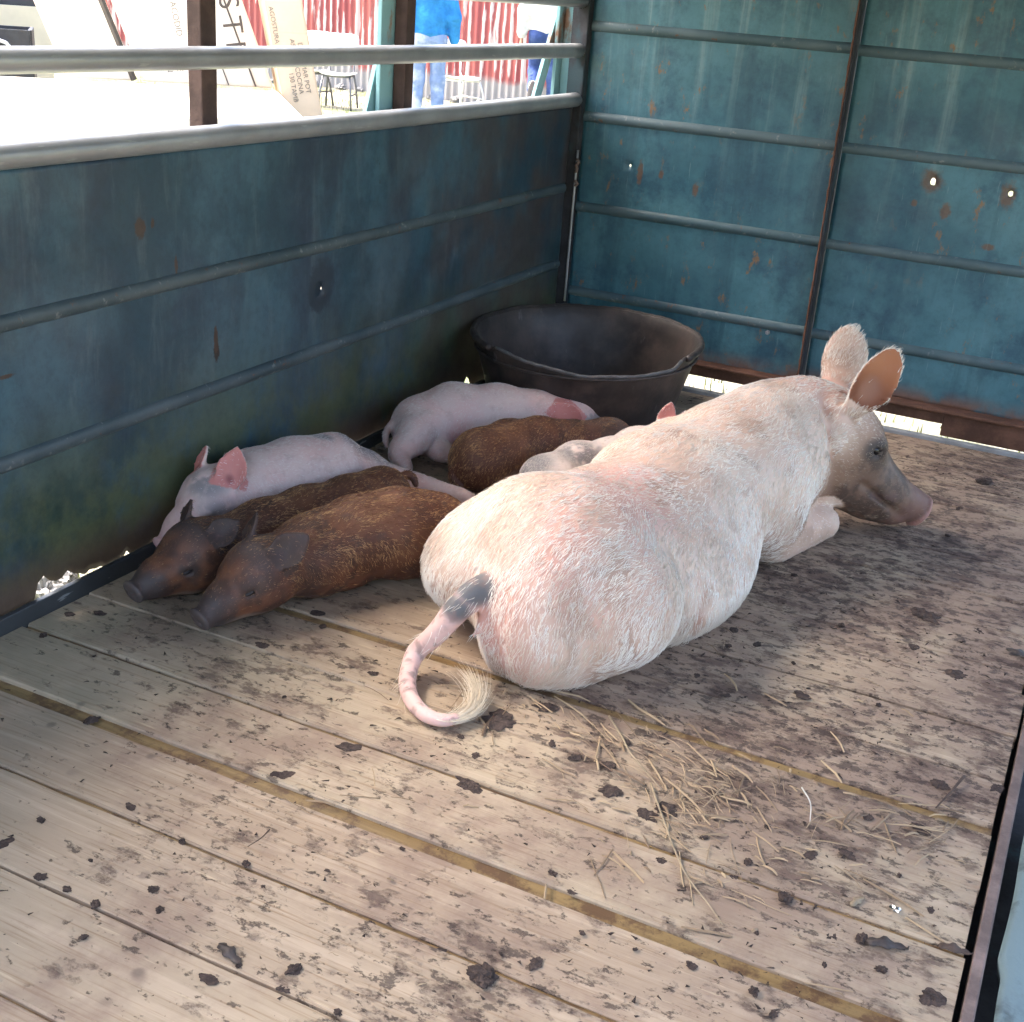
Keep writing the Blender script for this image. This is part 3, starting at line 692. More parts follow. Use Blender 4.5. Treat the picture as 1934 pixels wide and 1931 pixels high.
PIG_O = {
    'A': {'ears': [((-0.03, -0.048, 0.03), (0.02, 0.38, 0.92), (0.5, -0.8, 0.2), 0.036, 0.092), ((-0.03, 0.042, 0.03), (0.05, 0.3, 0.95), (-0.55, -0.8, 0.1), 0.024, 0.075)], 'legs': [([(0.225, -1.7, 0.06), (0.3, -1.625, 0.045), (0.39, -1.585, 0.03), (0.465, -1.57, 0.019)], [0.055, 0.032, 0.02, 0.018])], 'lumps': [(((0.215, -1.7, 0.07), (0.06, 0.07, 0.06)), 0.03)]},
    'B': {'ears': [((-0.03, -0.045, 0.03), (0.5, 0.55, 0.55), (0.3, -0.9, 0.3), 0.032, 0.072), ((-0.03, 0.042, 0.035), (-0.02, 0.35, 0.9), (-0.6, -0.75, 0.2), 0.024, 0.062)], 'lumps': [(((0.355, -1.8, 0.055), (0.055, 0.07, 0.055)), 0.02)], 'tail': [(0.345, -1.735, 0.1), (0.36, -1.715, 0.11), (0.375, -1.71, 0.1), (0.385, -1.715, 0.085)]},
    'C': {'ears': [((-0.03, -0.045, 0.03), (0.57, 0.5, 0.62), (0.3, -0.9, 0.3), 0.036, 0.088), ((-0.03, 0.042, 0.035), (0.03, 0.35, 0.9), (-0.6, -0.75, 0.2), 0.026, 0.07)], 'lumps': [(((0.465, -2.14, 0.055), (0.055, 0.06, 0.052)), 0.02), (((0.6, -1.97, 0.06), (0.06, 0.075, 0.058)), 0.02)], 'tail': [(0.595, -1.885, 0.1), (0.62, -1.86, 0.08), (0.64, -1.85, 0.05), (0.63, -1.84, 0.03)]},
    'D': {'up': (0.45, -0.35, 0.8), 'ears': [((-0.005, 0.06, 0.036), (-0.66, -0.3, 0.72), (0.45, -0.8, 0.4), 0.038, 0.095)], 'tail': [(0.1, -1.33, 0.1), (0.085, -1.36, 0.07), (0.09, -1.375, 0.045), (0.1, -1.38, 0.03)], 'lumps': [(((0.17, -1.285, 0.075), (0.07, 0.085, 0.068)), 0.025)], 'legs': [([(0.17, -1.32, 0.085), (0.185, -1.4, 0.07), (0.175, -1.45, 0.045), (0.212, -1.465, 0.016)], [0.06, 0.042, 0.022, 0.018]), ([(0.2, -1.28, 0.05), (0.235, -1.33, 0.035), (0.265, -1.325, 0.03)], [0.04, 0.028, 0.022])]},
    'E': {'up': (0.3, -0.3, 0.9), 'ears': [((0.0, 0.05, 0.03), (-0.7, -0.62, 0.4), (0.35, -0.55, 0.75), 0.028, 0.075)], 'lumps': [(((0.45, -1.405, 0.075), (0.055, 0.085, 0.062)), 0.012)], 'legs': [([(0.46, -1.45, 0.04), (0.5, -1.42, 0.03), (0.545, -1.4, 0.025)], [0.03, 0.022, 0.018])], 'tail': [(0.385, -1.49, 0.08), (0.375, -1.505, 0.05), (0.39, -1.51, 0.03), (0.41, -1.51, 0.02)]},
    'F': {'ears': [((-0.02, -0.04, 0.035), (0.2, 0.15, 0.95), (0.3, -0.8, 0.2), 0.026, 0.075), ((-0.02, 0.04, 0.035), (0.0, 0.3, 0.95), (0.3, 0.8, 0.2), 0.03, 0.07)], 'lumps': [(((0.66, -1.43, 0.07), (0.06, 0.08, 0.06)), 0.03)]},
}
# ---------------------------------------------------------------- skin, bristles and eyes
def m_skin(name, rough=.55, sss=.12):
    m = Mat(name); c = m.attr('skin')
    n = m.noise(70, 4, .6); c = m.mix(c, m.mix(c, (.30, .16, .12), .35), m.ramp(n, .55, .75, 0, .6))
    ms = m.done(c, m.ramp(m.noise(25, 4), .3, .7, rough - .08, rough + .12), 0, m.bump(m.noise(160, 4), .18, .002, m.bump(m.noise(26, 3), .12, .004)), .35)
    m.b.inputs['Subsurface Weight'].default_value = sss; m.b.inputs['Subsurface Scale'].default_value = .012; m.b.inputs['Subsurface Radius'].default_value = (1., .35, .2)
    return ms
def m_hair(name, rough=.5):
    m = Mat(name); c = m.attr('tint'); return m.done(c, rough, 0, None, .35)
M_SKIN = m_skin('pig_skin'); M_HAIR = m_hair('bristle')
M_EYE = Mat('eye_dark').done((.012, .009, .008), .12, 0, None, .5)
M_LID = flat_mat('eyelid_dark', (.030, .022, .020), .6, .3, 80)

def set_color(me, name, col):
    a = me.color_attributes.new(name, 'FLOAT_COLOR', 'POINT')
    a.data.foreach_set('color', np.concatenate([col, np.ones((len(col), 1))], 1).astype(np.float32).ravel())

def grow_hair(name, parent, v, f, N, count, flow, length, tint, lift=.25, width=.0006, weight=None, npts=4, rng=None, curl=.25, clump=.55, csize=.010):
    """bristles as curves rooted on the surface"""
    rng = rng or np.random.default_rng(3)
    a = v[f[:, 0]]; b = v[f[:, 1]]; c = v[f[:, 2]]; d = v[f[:, 3]]
    area = np.linalg.norm(np.cross(c - a, d - b), axis=1) * .5
    if weight is not None: area = area * weight((a + c) / 2, N[f[:, 0]])
    pick = rng.choice(len(f), count, p=area / area.sum())
    s, t = rng.random((2, count, 1))
    P = (a[pick] * (1 - s) + b[pick] * s) * (1 - t) + (d[pick] * (1 - s) + c[pick] * s) * t
    Nn = N[f[pick, 0]]
    F = flow(P, Nn) + rng.normal(0, .22, (count, 3))
    F = F - (F * Nn).sum(1, keepdims=True) * Nn; F /= np.linalg.norm(F, axis=1, keepdims=True) + 1e-9
    L = length(P, Nn) * rng.uniform(.55, 1.25, count)
    side = np.cross(Nn, F)
    lf = lift * rng.uniform(.5, 1.6, (count, 1)); cu = curl * rng.normal(0, 1, (count, 1))
    pts = []
    for k in range(npts):
        q = k / (npts - 1)
        pts.append(P - Nn * .001 + L[:, None] * (F * q + Nn * lf * (q - .45 * q * q) + side * cu * q * q))
    X = np.stack(pts, 1)
    if clump > 0:      # bristles stick together in small locks
        cell = np.floor((P + (vnoise(P, 60, 41)[:, None] - .5) * .01) / csize).astype(np.int64); hsh = cell[:, 0] * 73856093 ^ cell[:, 1] * 19349663 ^ cell[:, 2] * 83492791
        _, inv, cnt = np.unique(hsh, return_inverse=True, return_counts=True); inv = inv.ravel()
        mean = np.zeros((len(cnt), npts, 3)); np.add.at(mean, inv, X); mean /= cnt[:, None, None]
        amt = clump * np.linspace(0, 1, npts) ** 1.3; X = X + (mean[inv] - X) * amt[None, :, None]
    X[..., 2] = np.maximum(X[..., 2], .002)
    cu_ = bpy.data.hair_curves.new(name); cu_.add_curves([npts] * count)
    cu_.attributes['position'].data.foreach_set('vector', X.astype(np.float32).ravel())
    ra = cu_.attributes.get('radius') or cu_.attributes.new('radius', 'FLOAT', 'POINT')
    prof = np.linspace(1, .15, npts) * width
    ra.data.foreach_set('value', (np.tile(prof, count) * np.repeat(rng.uniform(.7, 1.3, count), npts)).astype(np.float32))
    tc = tint(P, Nn, rng); at = cu_.attributes.new('tint', 'FLOAT_COLOR', 'CURVE')
    at.data.foreach_set('color', np.concatenate([tc, np.ones((count, 1))], 1).astype(np.float32).ravel())
    cu_.materials.append(M_HAIR)
    o = bpy.data.objects.new(name, cu_); COL.objects.link(o); o.parent = parent; o.matrix_parent_inverse = wmat(parent).inverted()
    o['kind'] = 'stuff'
    return o

def lerp(a, b, t): t = np.clip(t, 0, 1)[:, None]; return a * (1 - t) + np.array(b) * t
def ball(v, c, r, soft=.5): return 1 - sstep(1 - soft, 1 + soft, np.linalg.norm((v - np.array(c)) / np.array(r), axis=1))
def eyeball(name, c, axes, r, mat, parent):
    bm = bmesh.new(); bmesh.ops.create_icosphere(bm, subdivisions=2, radius=1)
    M = np.array([unit(a) for a in axes])
    for p in bm.verts: p.co = Vector(np.array(c) + (np.array(p.co) * np.array(r)) @ M)
    me = bpy.data.meshes.new(name); bm.to_mesh(me); bm.free(); return link(name, me, mat, parent, True)

# ---------------------------------------------------------------- sow
S = sow_sculpt(); v, f = S.mesh(.0062, 0., 2); N = mesh_normals(v, f)
hp, hf, hr, hu = head_frame(SOW['head'], SOW['fwd'], (0, 0, 1)); HL = SOW['snout'][0]
hl = np.stack([(v - np.array(SOW['head'])) @ a for a in (hf, hr, hu)], 1)
col = np.tile(np.array([.60, .40, .30]), (len(v), 1))
n1, n2, n3 = fbm(v, 7, 3, 1), fbm(v, 22, 3, 2), fbm(v, 60, 2, 3)
col = lerp(col, (.68, .50, .39), sstep(.40, .62, n1))
pink = np.maximum.reduce([ball(v, (.98, -2.20, .22), (.16, .14, .13)), ball(v, (.93, -2.30, .12), (.10, .08, .12)), ball(v, (1.02, -1.98, .30), (.13, .16, .08)), .6 * ball(v, (1.24, -1.16, .33), (.09, .10, .09))])
col = lerp(col, (.62, .31, .25), pink * .85 * sstep(.25, .6, n1 + .15) * .9)
col = lerp(col, (.36, .23, .165), sstep(.56, .70, n2) * .5)                                   # scuffs and dried dirt
col = lerp(col, (.40, .27, .19), (1 - sstep(.0, .10, v[:, 2])) * sstep(.35, .6, n2) * .55)     # soiled where it lies
for c_, r_ in (((1.03, -1.62, .325), (.05, .03, .05)), ((.96, -2.06, .37), (.03, .05, .03)), ((1.06, -1.86, .30), (.02, .06, .03))):
    col = lerp(col, (.36, .22, .16), ball(v, c_, r_) * sstep(.45, .62, n2) * .8)
hc = np.max([ball(v, (np.array(a) + np.array(b)) / 2, (.016, .016, .036)) for a, b in zip(HAM_FOLD, HAM_FOLD[1:])], 0); col = lerp(col, (.50, .27, .19), hc * .7)
crease = np.max([ball(v, (np.array(a) + np.array(b)) / 2, (.016, .016, .034)) for a, b in zip(NECK_FOLD, NECK_FOLD[1:])], 0); col = lerp(col, (.42, .22, .15), crease * .8)
cheek = sstep(-.075, .02, hl[:, 0]) * (hl[:, 2] < .11) * (np.linalg.norm(hl, axis=1) < .42) * (v[:, 0] > 1.27) * (Cone(SOW['el'], SOW['kn'], .0, .0).d(v) > .072)
col = lerp(col, (.33, .20, .135), cheek * .92)
face = (Cone(SOW['el'], SOW['kn'], .0, .0).d(v) > .075) * sstep(.0, .09, hl[:, 0]) * (hl[:, 2] < .2) * (np.linalg.norm(hl, axis=1) < .42)
col = lerp(col, (.165, .096, .066), face * sstep(.20, .50, n1 + .08) * .95)
col = lerp(col, (.070, .046, .036), face * sstep(.40, .60, .5 * fbm(v, 24, 3, 6) + .5 * fbm(v, 75, 3, 7)) * .8)
col = lerp(col, (.035, .032, .033), ball(v, hp(.050, .085, .025), (.034, .04, .028)) * .85)
col = lerp(col, (.40, .21, .17), sstep(HL + .002, HL + .012, hl[:, 0]) * (np.abs(hl[:, 1]) < .09)); col = lerp(col, (.20, .105, .080), (1 - sstep(HL + .002, HL + .010, hl[:, 0])) * sstep(HL - .09, HL - .03, hl[:, 0]) * (np.abs(hl[:, 1]) < .09) * .8)
col = lerp(col, (.12, .07, .06), ball(v, hp(.17, .062, -.048), (.075, .03, .014)) * .8)
def earmask(E_, both=False):
    b, t, nn, w, c = E_; L = np.linalg.norm(t - b); u = unit(t - b); n_ = unit(np.array(nn) - (np.array(nn) @ u) * u)
    q = (v - b) @ u / L; y = np.abs((v - b) @ np.cross(u, n_)) / w; z = np.abs((v - b) @ n_)
    inside = (q > .02) & (q < 1.05) & (y < 1.1) & (z < .05)
    return inside, (N @ n_), q
for E_ in sow_ears(hp):
    ins, fac, q = earmask(E_)
    col = lerp(col, (.40, .15, .065), ins * sstep(.25, .6, fac) * sstep(-.02, .12, q)); col = lerp(col, (.20, .065, .03), ins * sstep(.25, .6, fac) * (1 - sstep(.15, .75, q)))  # inner ear skin with backlit orange glow and darker base shading painted in
    col = lerp(col, (.30, .13, .08), ins * sstep(.25, .6, fac) * ball(v, E_[0] + .045 * unit(E_[1] - E_[0]), (.03, .03, .035)))
T0 = np.array(SOW_TAIL[0]); td = np.min([np.linalg.norm(v - np.array(p), axis=1) for p in catmull(SOW_TAIL, 8)], 0)
tail_v = (td < .034) & (v[:, 1] < -2.30)
col = lerp(col, (.78, .50, .45), tail_v * .7)
col = lerp(col, (.11, .115, .12), np.maximum(ball(v, (.868, -2.325, .185), (.042, .045, .034), .3), ball(v, (.845, -2.355, .15), (.030, .03, .028), .3)) * .95)
col = lerp(col, (.25, .16, .14), tail_v * sstep(.60, .70, fbm(v, 70, 2, 8)) * .6)
me = npmesh('sow', v, f); set_color(me, 'skin', np.clip(col, 0, 1))
sow = link('sow', me, M_SKIN, None, True)
tag(sow, 'big white sow lying on the boards, rump to the camera, head turned right, looped tail', 'pig')
for g_ in (1, -1): eyeball('eye', hp(.058, g_ * .079, .026), [hf, hr, hu], (.013, .008, .011), M_EYE, sow)

vert_cam_skip = None
spine = np.array([SOW['c%d' % i] for i in range(6)])
def sow_flow(P, n):
    back = np.tile(np.array([-.24, -1., -.05]), (len(P), 1))
    down = np.zeros_like(P); down[:, 2] = -1
    side = np.abs(n[:, 2:3])
    F = back * (.35 + .65 * side) + down * (1.05 - side)
    q = P - np.array(SOW['head']); hx = q @ hf
    onhead = sstep(-.09, .0, hx) * (np.linalg.norm(q, axis=1) < .4)
    F = F * (1 - onhead[:, None]) + onhead[:, None] * (-hf * 1. + down * .4)
    ear = sstep(.395, .43, P[:, 2]); F = F * (1 - ear[:, None]) + ear[:, None] * np.array([.25, .35, .9])
    w = (vnoise(P, 9, 21)[:, None] - .5) * .9
    return F + np.cross(n, F) * w
def sow_len(P, n):
    q = P - np.array(SOW['head']); L = .021 + .010 * vnoise(P, 5, 3)
    L = np.where((q @ hf > -.02) & (np.linalg.norm(q, axis=1) < .42), .013, L)
    L = np.where(P[:, 2] > .40, .022, L)
    L = np.where((P[:, 1] < -2.15) & (P[:, 0] < .86), .034, L)
    return L
def sow_tint(P, n, rng):
    c = np.tile(np.array([.88, .80, .69]), (len(P), 1)); r = rng.random(len(P))
    c = lerp(c, (.95, .91, .84), r); c = lerp(c, (.58, .43, .30), sstep(.50, .72, vnoise(P, 14, 4)) * rng.random(len(P)) * .9)
    q = P - np.array(SOW['head']); hm = sstep(-.05, .06, q @ hf) * (np.linalg.norm(q, axis=1) < .42) * (P[:, 2] < .385) * (Cone(SOW['el'], SOW['kn'], .0, .0).d(P) > .075)
    c = lerp(c, (.50, .36, .25), hm * .85); c = lerp(c, (.17, .115, .08), sstep(.02, .10, q @ hf) * hm)
    low = 1 - sstep(.01, .10, P[:, 2]); c = lerp(c, (.55, .42, .30), low * .7)
    return c
def sow_w(P, n):
    q = P - np.array(SOW['head']); hx = q @ hf
    w = np.ones(len(P)); w[(hx > HL - .06) & (np.linalg.norm(q, axis=1) < .42)] = .1
    tl = np.min([np.linalg.norm(P - np.array(p), axis=1) for p in catmull(SOW_TAIL, 4)[3:]], 0) < .03; w[tl] = .04; w[np.linalg.norm(P - np.array([.86, -2.335, .172]), axis=1) < .045] = .12
    w[P[:, 2] < .006] = 0
    w *= np.where(n[:, 2] < -.7, .15, 1)
    for b, t, nn, w_, c in sow_ears(hp):
        u = unit(t - b); ins = (np.linalg.norm(P - (b + t) / 2, axis=1) < .095) & (P[:, 2] > .37); w[ins & (n @ unit(nn) > .1)] *= .015; w[ins & (n @ unit(nn) <= .3)] *= 1.8
    w *= .55 + .9 * vnoise(P, 6, 11)
    w *= 1 - .75 * np.max([ball(P, (np.array(a) + np.array(b)) / 2, (.02, .02, .04)) for a, b in zip(HAM_FOLD, HAM_FOLD[1:])], 0)
    return w
grow_hair('bristle_coat', sow, v, f, N, 60000, sow_flow, sow_len, sow_tint, .16, .00060, sow_w, clump=.62, csize=.013)
# white brush at the end of the tail
def tail_brush():
    rng = np.random.default_rng(9); n = 420; npts = 8
    T = np.array(catmull(SOW_TAIL[5:] + [V(.947, -2.465, .020), V(.932, -2.425, .026), V(.905, -2.392, .030), V(.878, -2.365, .028), V(.862, -2.335, .020)], 8)); M_ = len(T); root = 4 * 8
    s0 = root - rng.random(n) ** 1.4 * 22 + rng.random(n) * 2; ln_ = rng.uniform(16, 36, n)
    r = rng.normal(0, 1, (n, 3)) * np.array([1, 1, .55])
    X = []
    for i in range(npts):
        q = i / (npts - 1); u = np.clip(s0 + ln_ * q, 0, M_ - 1.001); a = u.astype(int); fr = (u - a)[:, None]
        c = T[a] * (1 - fr) + T[a + 1] * fr
        X.append(c + r * (.0045 + .009 * q * q) + np.array([0, 0, .002]))
    X = np.stack(X, 1); X[..., 2] = np.maximum(X[..., 2], .003)
    cu = bpy.data.hair_curves.new('tail_brush'); cu.add_curves([npts] * n); cu.attributes['position'].data.foreach_set('vector', X.astype(np.float32).ravel())
    ra = cu.attributes.get('radius') or cu.attributes.new('radius', 'FLOAT', 'POINT'); ra.data.foreach_set('value', np.tile(np.linspace(1, .2, npts) * .0006, n).astype(np.float32))
    at = cu.attributes.new('tint', 'FLOAT_COLOR', 'CURVE'); at.data.foreach_set('color', np.concatenate([lerp(np.tile(np.array([.80, .70, .55]), (n, 1)), (.62, .50, .34), rng.random(n)), np.ones((n, 1))], 1).astype(np.float32).ravel())
    cu.materials.append(M_HAIR); o = bpy.data.objects.new('tail_brush', cu); COL.objects.link(o); o.parent = sow; o.matrix_parent_inverse = wmat(sow).inverted(); o['kind'] = 'stuff'
tail_brush()

# ---------------------------------------------------------------- piglets
PIG_LABEL = dict(A='white piglet with grey face lying against the left wall, hind leg stretched out',
                 B='brown piglet squeezed between the white piglet at the wall and the foremost brown piglet',
                 C='foremost brown piglet asleep with its dark snout on the bare boards',
                 D='white piglet on its side in front of the black tub, pink ear folded back',
                 E='brown piglet curled up beside the white piglet at the black tub',
                 F='white piglet with grey spots half hidden behind the sow')
BROWN = 'BCE'
for key in 'ABCDEF':
    q, o_ = PIG_Q[key], PIG_O[key]
    S = piglet_sculpt(q, o_); v, f = S.mesh(.0042, 0., 2); N = mesh_normals(v, f)
    fw = unit(q['fw']); hp, hf, hr, hu = head_frame(q['h'], q['fw'], o_.get('up', (0, 0, 1))); L = q['L'][0]; D = q['L'][1]; ks = o_.get('hs', 1.)
    h0 = np.array(q['h']); hl = np.stack([(v - h0) @ a for a in (hf, hr, hu)], 1); near = np.linalg.norm(hl, axis=1) < .22
    n1, n2 = fbm(v, 14, 3, 1), fbm(v, 45, 3, 2)
    if key in BROWN:
        col = np.tile(np.array([.105, .042, .025]), (len(v), 1))
        col = lerp(col, (.165, .068, .036), sstep(.42, .62, n1)); col = lerp(col, (.055, .028, .021), near * sstep(.40, .62, fbm(v, 30, 3, 9)) * .85); col = lerp(col, (.085, .046, .034), sstep(.60, .72, n2) * .7)
        col = lerp(col, (.055, .038, .034), near * sstep(L - .065, L - .025, hl[:, 0] + .03 * (n2 - .5))); col = lerp(col, (.10, .078, .072), near * sstep(L - .004, L + .006, hl[:, 0]) * .7)
        col = lerp(col, (.075, .050, .045), near * (1 - sstep(-.01, .05, hl[:, 0])) * sstep(.02, .06, hl[:, 2]))
        col = lerp(col, (.34, .27, .21), near * ball(v, hp(.065, 0, -.055), (.05, .05, .014)) * .5)
        if key == 'E': col = lerp(col, (.48, .30, .24), ball(v, (.505, -1.43, .03), (.06, .04, .03)))
    else:
        col = np.tile(np.array([.68, .46, .41]), (len(v), 1))
        col = lerp(col, (.66, .49, .44) if key != 'F' else (.74, .62, .56), sstep(.35 if key != 'F' else .0, .6, n1)); col = lerp(col, (.50, .34, .29), sstep(.60, .72, n2) * .4)
        col = lerp(col, (.62, .35, .33), near * sstep(L - .05, L, hl[:, 0]) * .8)
        spots = {'A': [((.205, -1.72, .165), (.055, .05, .05)), ((.245, -1.665, .12), (.04, .04, .04)), ((.16, -1.80, .18), (.03, .02, .03)), (hp(.04, -.045, -.01), (.055, .04, .05)), (hp(-.005, -.02, .05), (.045, .05, .025))],
                 'D': [(hp(.055, .03, .035), (.05, .05, .04)), (hp(.01, .05, .0), (.02, .03, .03))],
                 'F': [((.60, -1.475, .11), (.05, .05, .05)), ((.68, -1.37, .13), (.07, .06, .05))]}[key]
        for c_, r_ in spots: col = lerp(col, (.20, .19, .19), ball(v, c_, r_) * sstep(.30, .55, n2 + .1) * .85)
        if key == 'D': col = lerp(col, (.66, .30, .27), ball(v, (.225, -1.25, .055), (.06, .06, .05)) * .8)
        col = lerp(col, (.40, .28, .22), (1 - sstep(0, .05, v[:, 2])) * .5)
    for (b, d, nn, w, l) in o_.get('ears', []):
        B = hp(*b); u = unit(d); n_ = unit(np.array(nn) - (np.array(nn) @ u) * u); qq = (v - B) @ u / l; y = np.abs((v - B) @ np.cross(u, n_)) / w; z = np.abs((v - B) @ n_)
        ins = (qq > -.05) & (qq < 1.05) & (y < 1.15) & (z < .03)
        col = lerp(col, (.055, .034, .028) if key in BROWN else (.58, .22, .19), ins * sstep(.2, .55, N @ n_))
        if key in BROWN: col = lerp(col, (.055, .034, .029), ins * .7)
        col = lerp(col, (.05, .03, .03) if key in BROWN else (.28, .08, .08), ins * sstep(.2, .55, N @ n_) * ball(v, B + .012 * u, (.012, .012, .014)))
    for g_ in (1, -1): col = lerp(col, (.045, .032, .028) if key in BROWN else (.10, .09, .09), ball(v, hp(.047, g_ * .05 * ks, .008 * ks), (.026, .02, .013), .6) * .8)
    me = npmesh('piglet', v, f); set_color(me, 'skin', np.clip(col, 0, 1))
    pig = link('piglet', me, M_SKIN, None, True); tag(pig, PIG_LABEL[key], 'piglet', 'piglets asleep on the boards')
    for g_ in (1, -1):
        eyeball('eye', hp(.047, g_ * .0475 * ks, .007 * ks), [hf, hr, hu], (.0165, .0065, .0055), M_LID, pig)
    ax = unit(np.array(q['s3']) - np.array(q['s0']))
    def flow(P, n, ax=ax, h0=h0, hf=hf):
        F = np.tile(-ax, (len(P), 1)) * (.45 + .55 * np.abs(n[:, 2:3])); F[:, 2] -= .75 * (1 - np.abs(n[:, 2]))
        qd = P - h0; hm = (sstep(-.05, .02, qd @ hf) * (np.linalg.norm(qd, axis=1) < .22))[:, None]
        F = F * (1 - hm) - hf * hm; return F + np.cross(n, F) * (vnoise(P, 22, 31)[:, None] - .5) * 1.1
    def ln(P, n, h0=h0, hf=hf, br=key in BROWN):
        qd = P - h0; return np.where((qd @ hf > -.02) & (np.linalg.norm(qd, axis=1) < .22), .008 if br else .007, .0135 if br else .011)
    def tint(P, n, rng, br=key in BROWN, h0=h0):
        r = rng.random(len(P))
        if br:
            c = lerp(np.tile(np.array([.105, .040, .022]), (len(P), 1)), (.22, .092, .040), r); st = sstep(.50, .72, vnoise(P - (P @ ax)[:, None] * ax * .8, 75, 5)) * (.3 + .7 * vnoise(P, 30, 6))
            st = np.maximum(st * (.3 + .7 * rng.random(len(P))), (rng.random(len(P)) < .16) * .8); c = lerp(c, (.72, .43, .19), st); return lerp(c, (.07, .045, .035), (np.linalg.norm(P - h0, axis=1) < .16) * .35)
        return lerp(np.tile(np.array([.80, .73, .68]), (len(P), 1)), (.62, .50, .44), r * .8)
    def wt(P, n, h0=h0, hf=hf, L=L):
        qd = P - h0; w = np.where((qd @ hf > L - .028) & (np.linalg.norm(qd, axis=1) < .22), .05, 1.) * np.where(n[:, 2] < -.3, .1, 1); w[P[:, 2] < .005] = 0
        for (b, d, nn, w_, l) in o_.get('ears', []):
            B = hp(*b); w[(np.linalg.norm(P - B - unit(d) * l * .5, axis=1) < l * .55)] *= .25
        return w
    grow_hair('bristle_coat', pig, v, f, N, 24000 if key in BROWN else 17000, flow, ln, tint, .22, (.00052 if key in BROWN else .00044), wt, 3, np.random.default_rng(ord(key)), csize=.008)
# ---------------------------------------------------------------- the black tub
def m_tub():
    m = Mat('black_rubber'); c = m.mix((.024, .019, .018), (.050, .038, .034), m.ramp(m.noise(5, 6), .35, .65))
    c = m.mix(c, (.105, .072, .058), m.ramp(m.noise(6, 8, .7), .44, .68, 0, .65))
    c = m.mix(c, (.19, .17, .16), m.ramp(m.noise(1., 5, .6, m.vec((30, 30, 5))), .64, .74, 0, .5))
    return m.done(c, m.ramp(m.noise(9, 4), .3, .7, .42, .66), 0, m.bump(m.noise(28, 5), .2, .004), .4)
M_TUB = m_tub(); M_RIM = flat_mat('worn_rim', (.10, .095, .095), .5, .35, 20)
TC, TA, TB, TH = (.366, -.605), .352, .395, .25
def tub_top(a):
    """height of the rim at angle a (degrees): the near side is broken away and ends in a step"""
    a = a % 360; z = TH
    if 246 < a < 352:
        t = (a - 246) / 106; z -= .036 * min(1, t * 2.2)
    elif 232 < a <= 246: z -= .002 * (a - 232) / 14
    if 345 < a < 352: z += .036 * (a - 345) / 7
    return z + .0015 * math.sin(a * .21) + .001 * math.sin(a * .9)
def tub_pt(a, z, off=0.):
    k = .80 + .20 * (z / TH) ** .9; sag = 1 + .012 * math.sin(math.radians(a * 2 + 40))
    return (TC[0] + (TA * k * sag + off) * math.cos(math.radians(a)), TC[1] + (TB * k * sag + off) * math.sin(math.radians(a)), z)
n = 144; tub = empty('feed_tub', (TC[0], TC[1], 0)); tag(tub, 'big black rubber feed tub with a broken front rim in the trailer corner', 'tub')
prof = [(0, .0), (.0, .012), (0, .08), (0, .16), (0, .225), (0, 1.)]
v = []; f = []; rows = []
lev_out = [.001, .02, .06, .10, .14, .18, .205]; lev_in = [.205, .18, .14, .10, .06, .02, .010]
for i in range(n):
    a = 360 * i / n; zt = tub_top(a); P = []
    for z in lev_out: P.append(tub_pt(a, min(z, zt - .012)))
    P.append(tub_pt(a, zt - .010)); P.append(tub_pt(a, zt - .003, -.001)); P.append(tub_pt(a, zt, -.005)); P.append(tub_pt(a, zt - .004, -.010))
    for z in lev_in: P.append(tub_pt(a, min(z, zt - .014), -.011))
    P.append((TC[0] + .1 * math.cos(math.radians(a)), TC[1] + .1 * math.sin(math.radians(a)), .009))
    rows.append(P)
K = len(rows[0])
for P in rows: v += P
f = [(i * K + k, ((i + 1) % n) * K + k, ((i + 1) % n) * K + k + 1, i * K + k + 1) for i in range(n) for k in range(K - 1)]
f.append(tuple(i * K + K - 1 for i in range(n))); f.append(tuple(i * K for i in range(n))[::-1])
link('tub_wall', pymesh('tub_wall', v, f), M_TUB, tub, True)
# rolled lip where the rim is whole, torn edge where it is not
lip = [Vector(tub_pt(a, tub_top(a) - .006, .004)) for a in np.arange(353, 353 + 250, 2.5)]
MB().tube(lip, .0105, 8).build('rim_lip', M_TUB, tub, True)
torn = [Vector(tub_pt(a, tub_top(a) - .001, -.004)) for a in np.arange(244, 352, 2.)]
MB().tube(torn, .0058, 6).build('torn_edge', M_RIM, tub, True)
MB().tube([tub_pt(a, .205 + .0 * a, .004) for a in np.linspace(0, 357.5, 144)] + [tub_pt(0, .205, .004)], .0045, 6).build('band', M_TUB, tub, True)

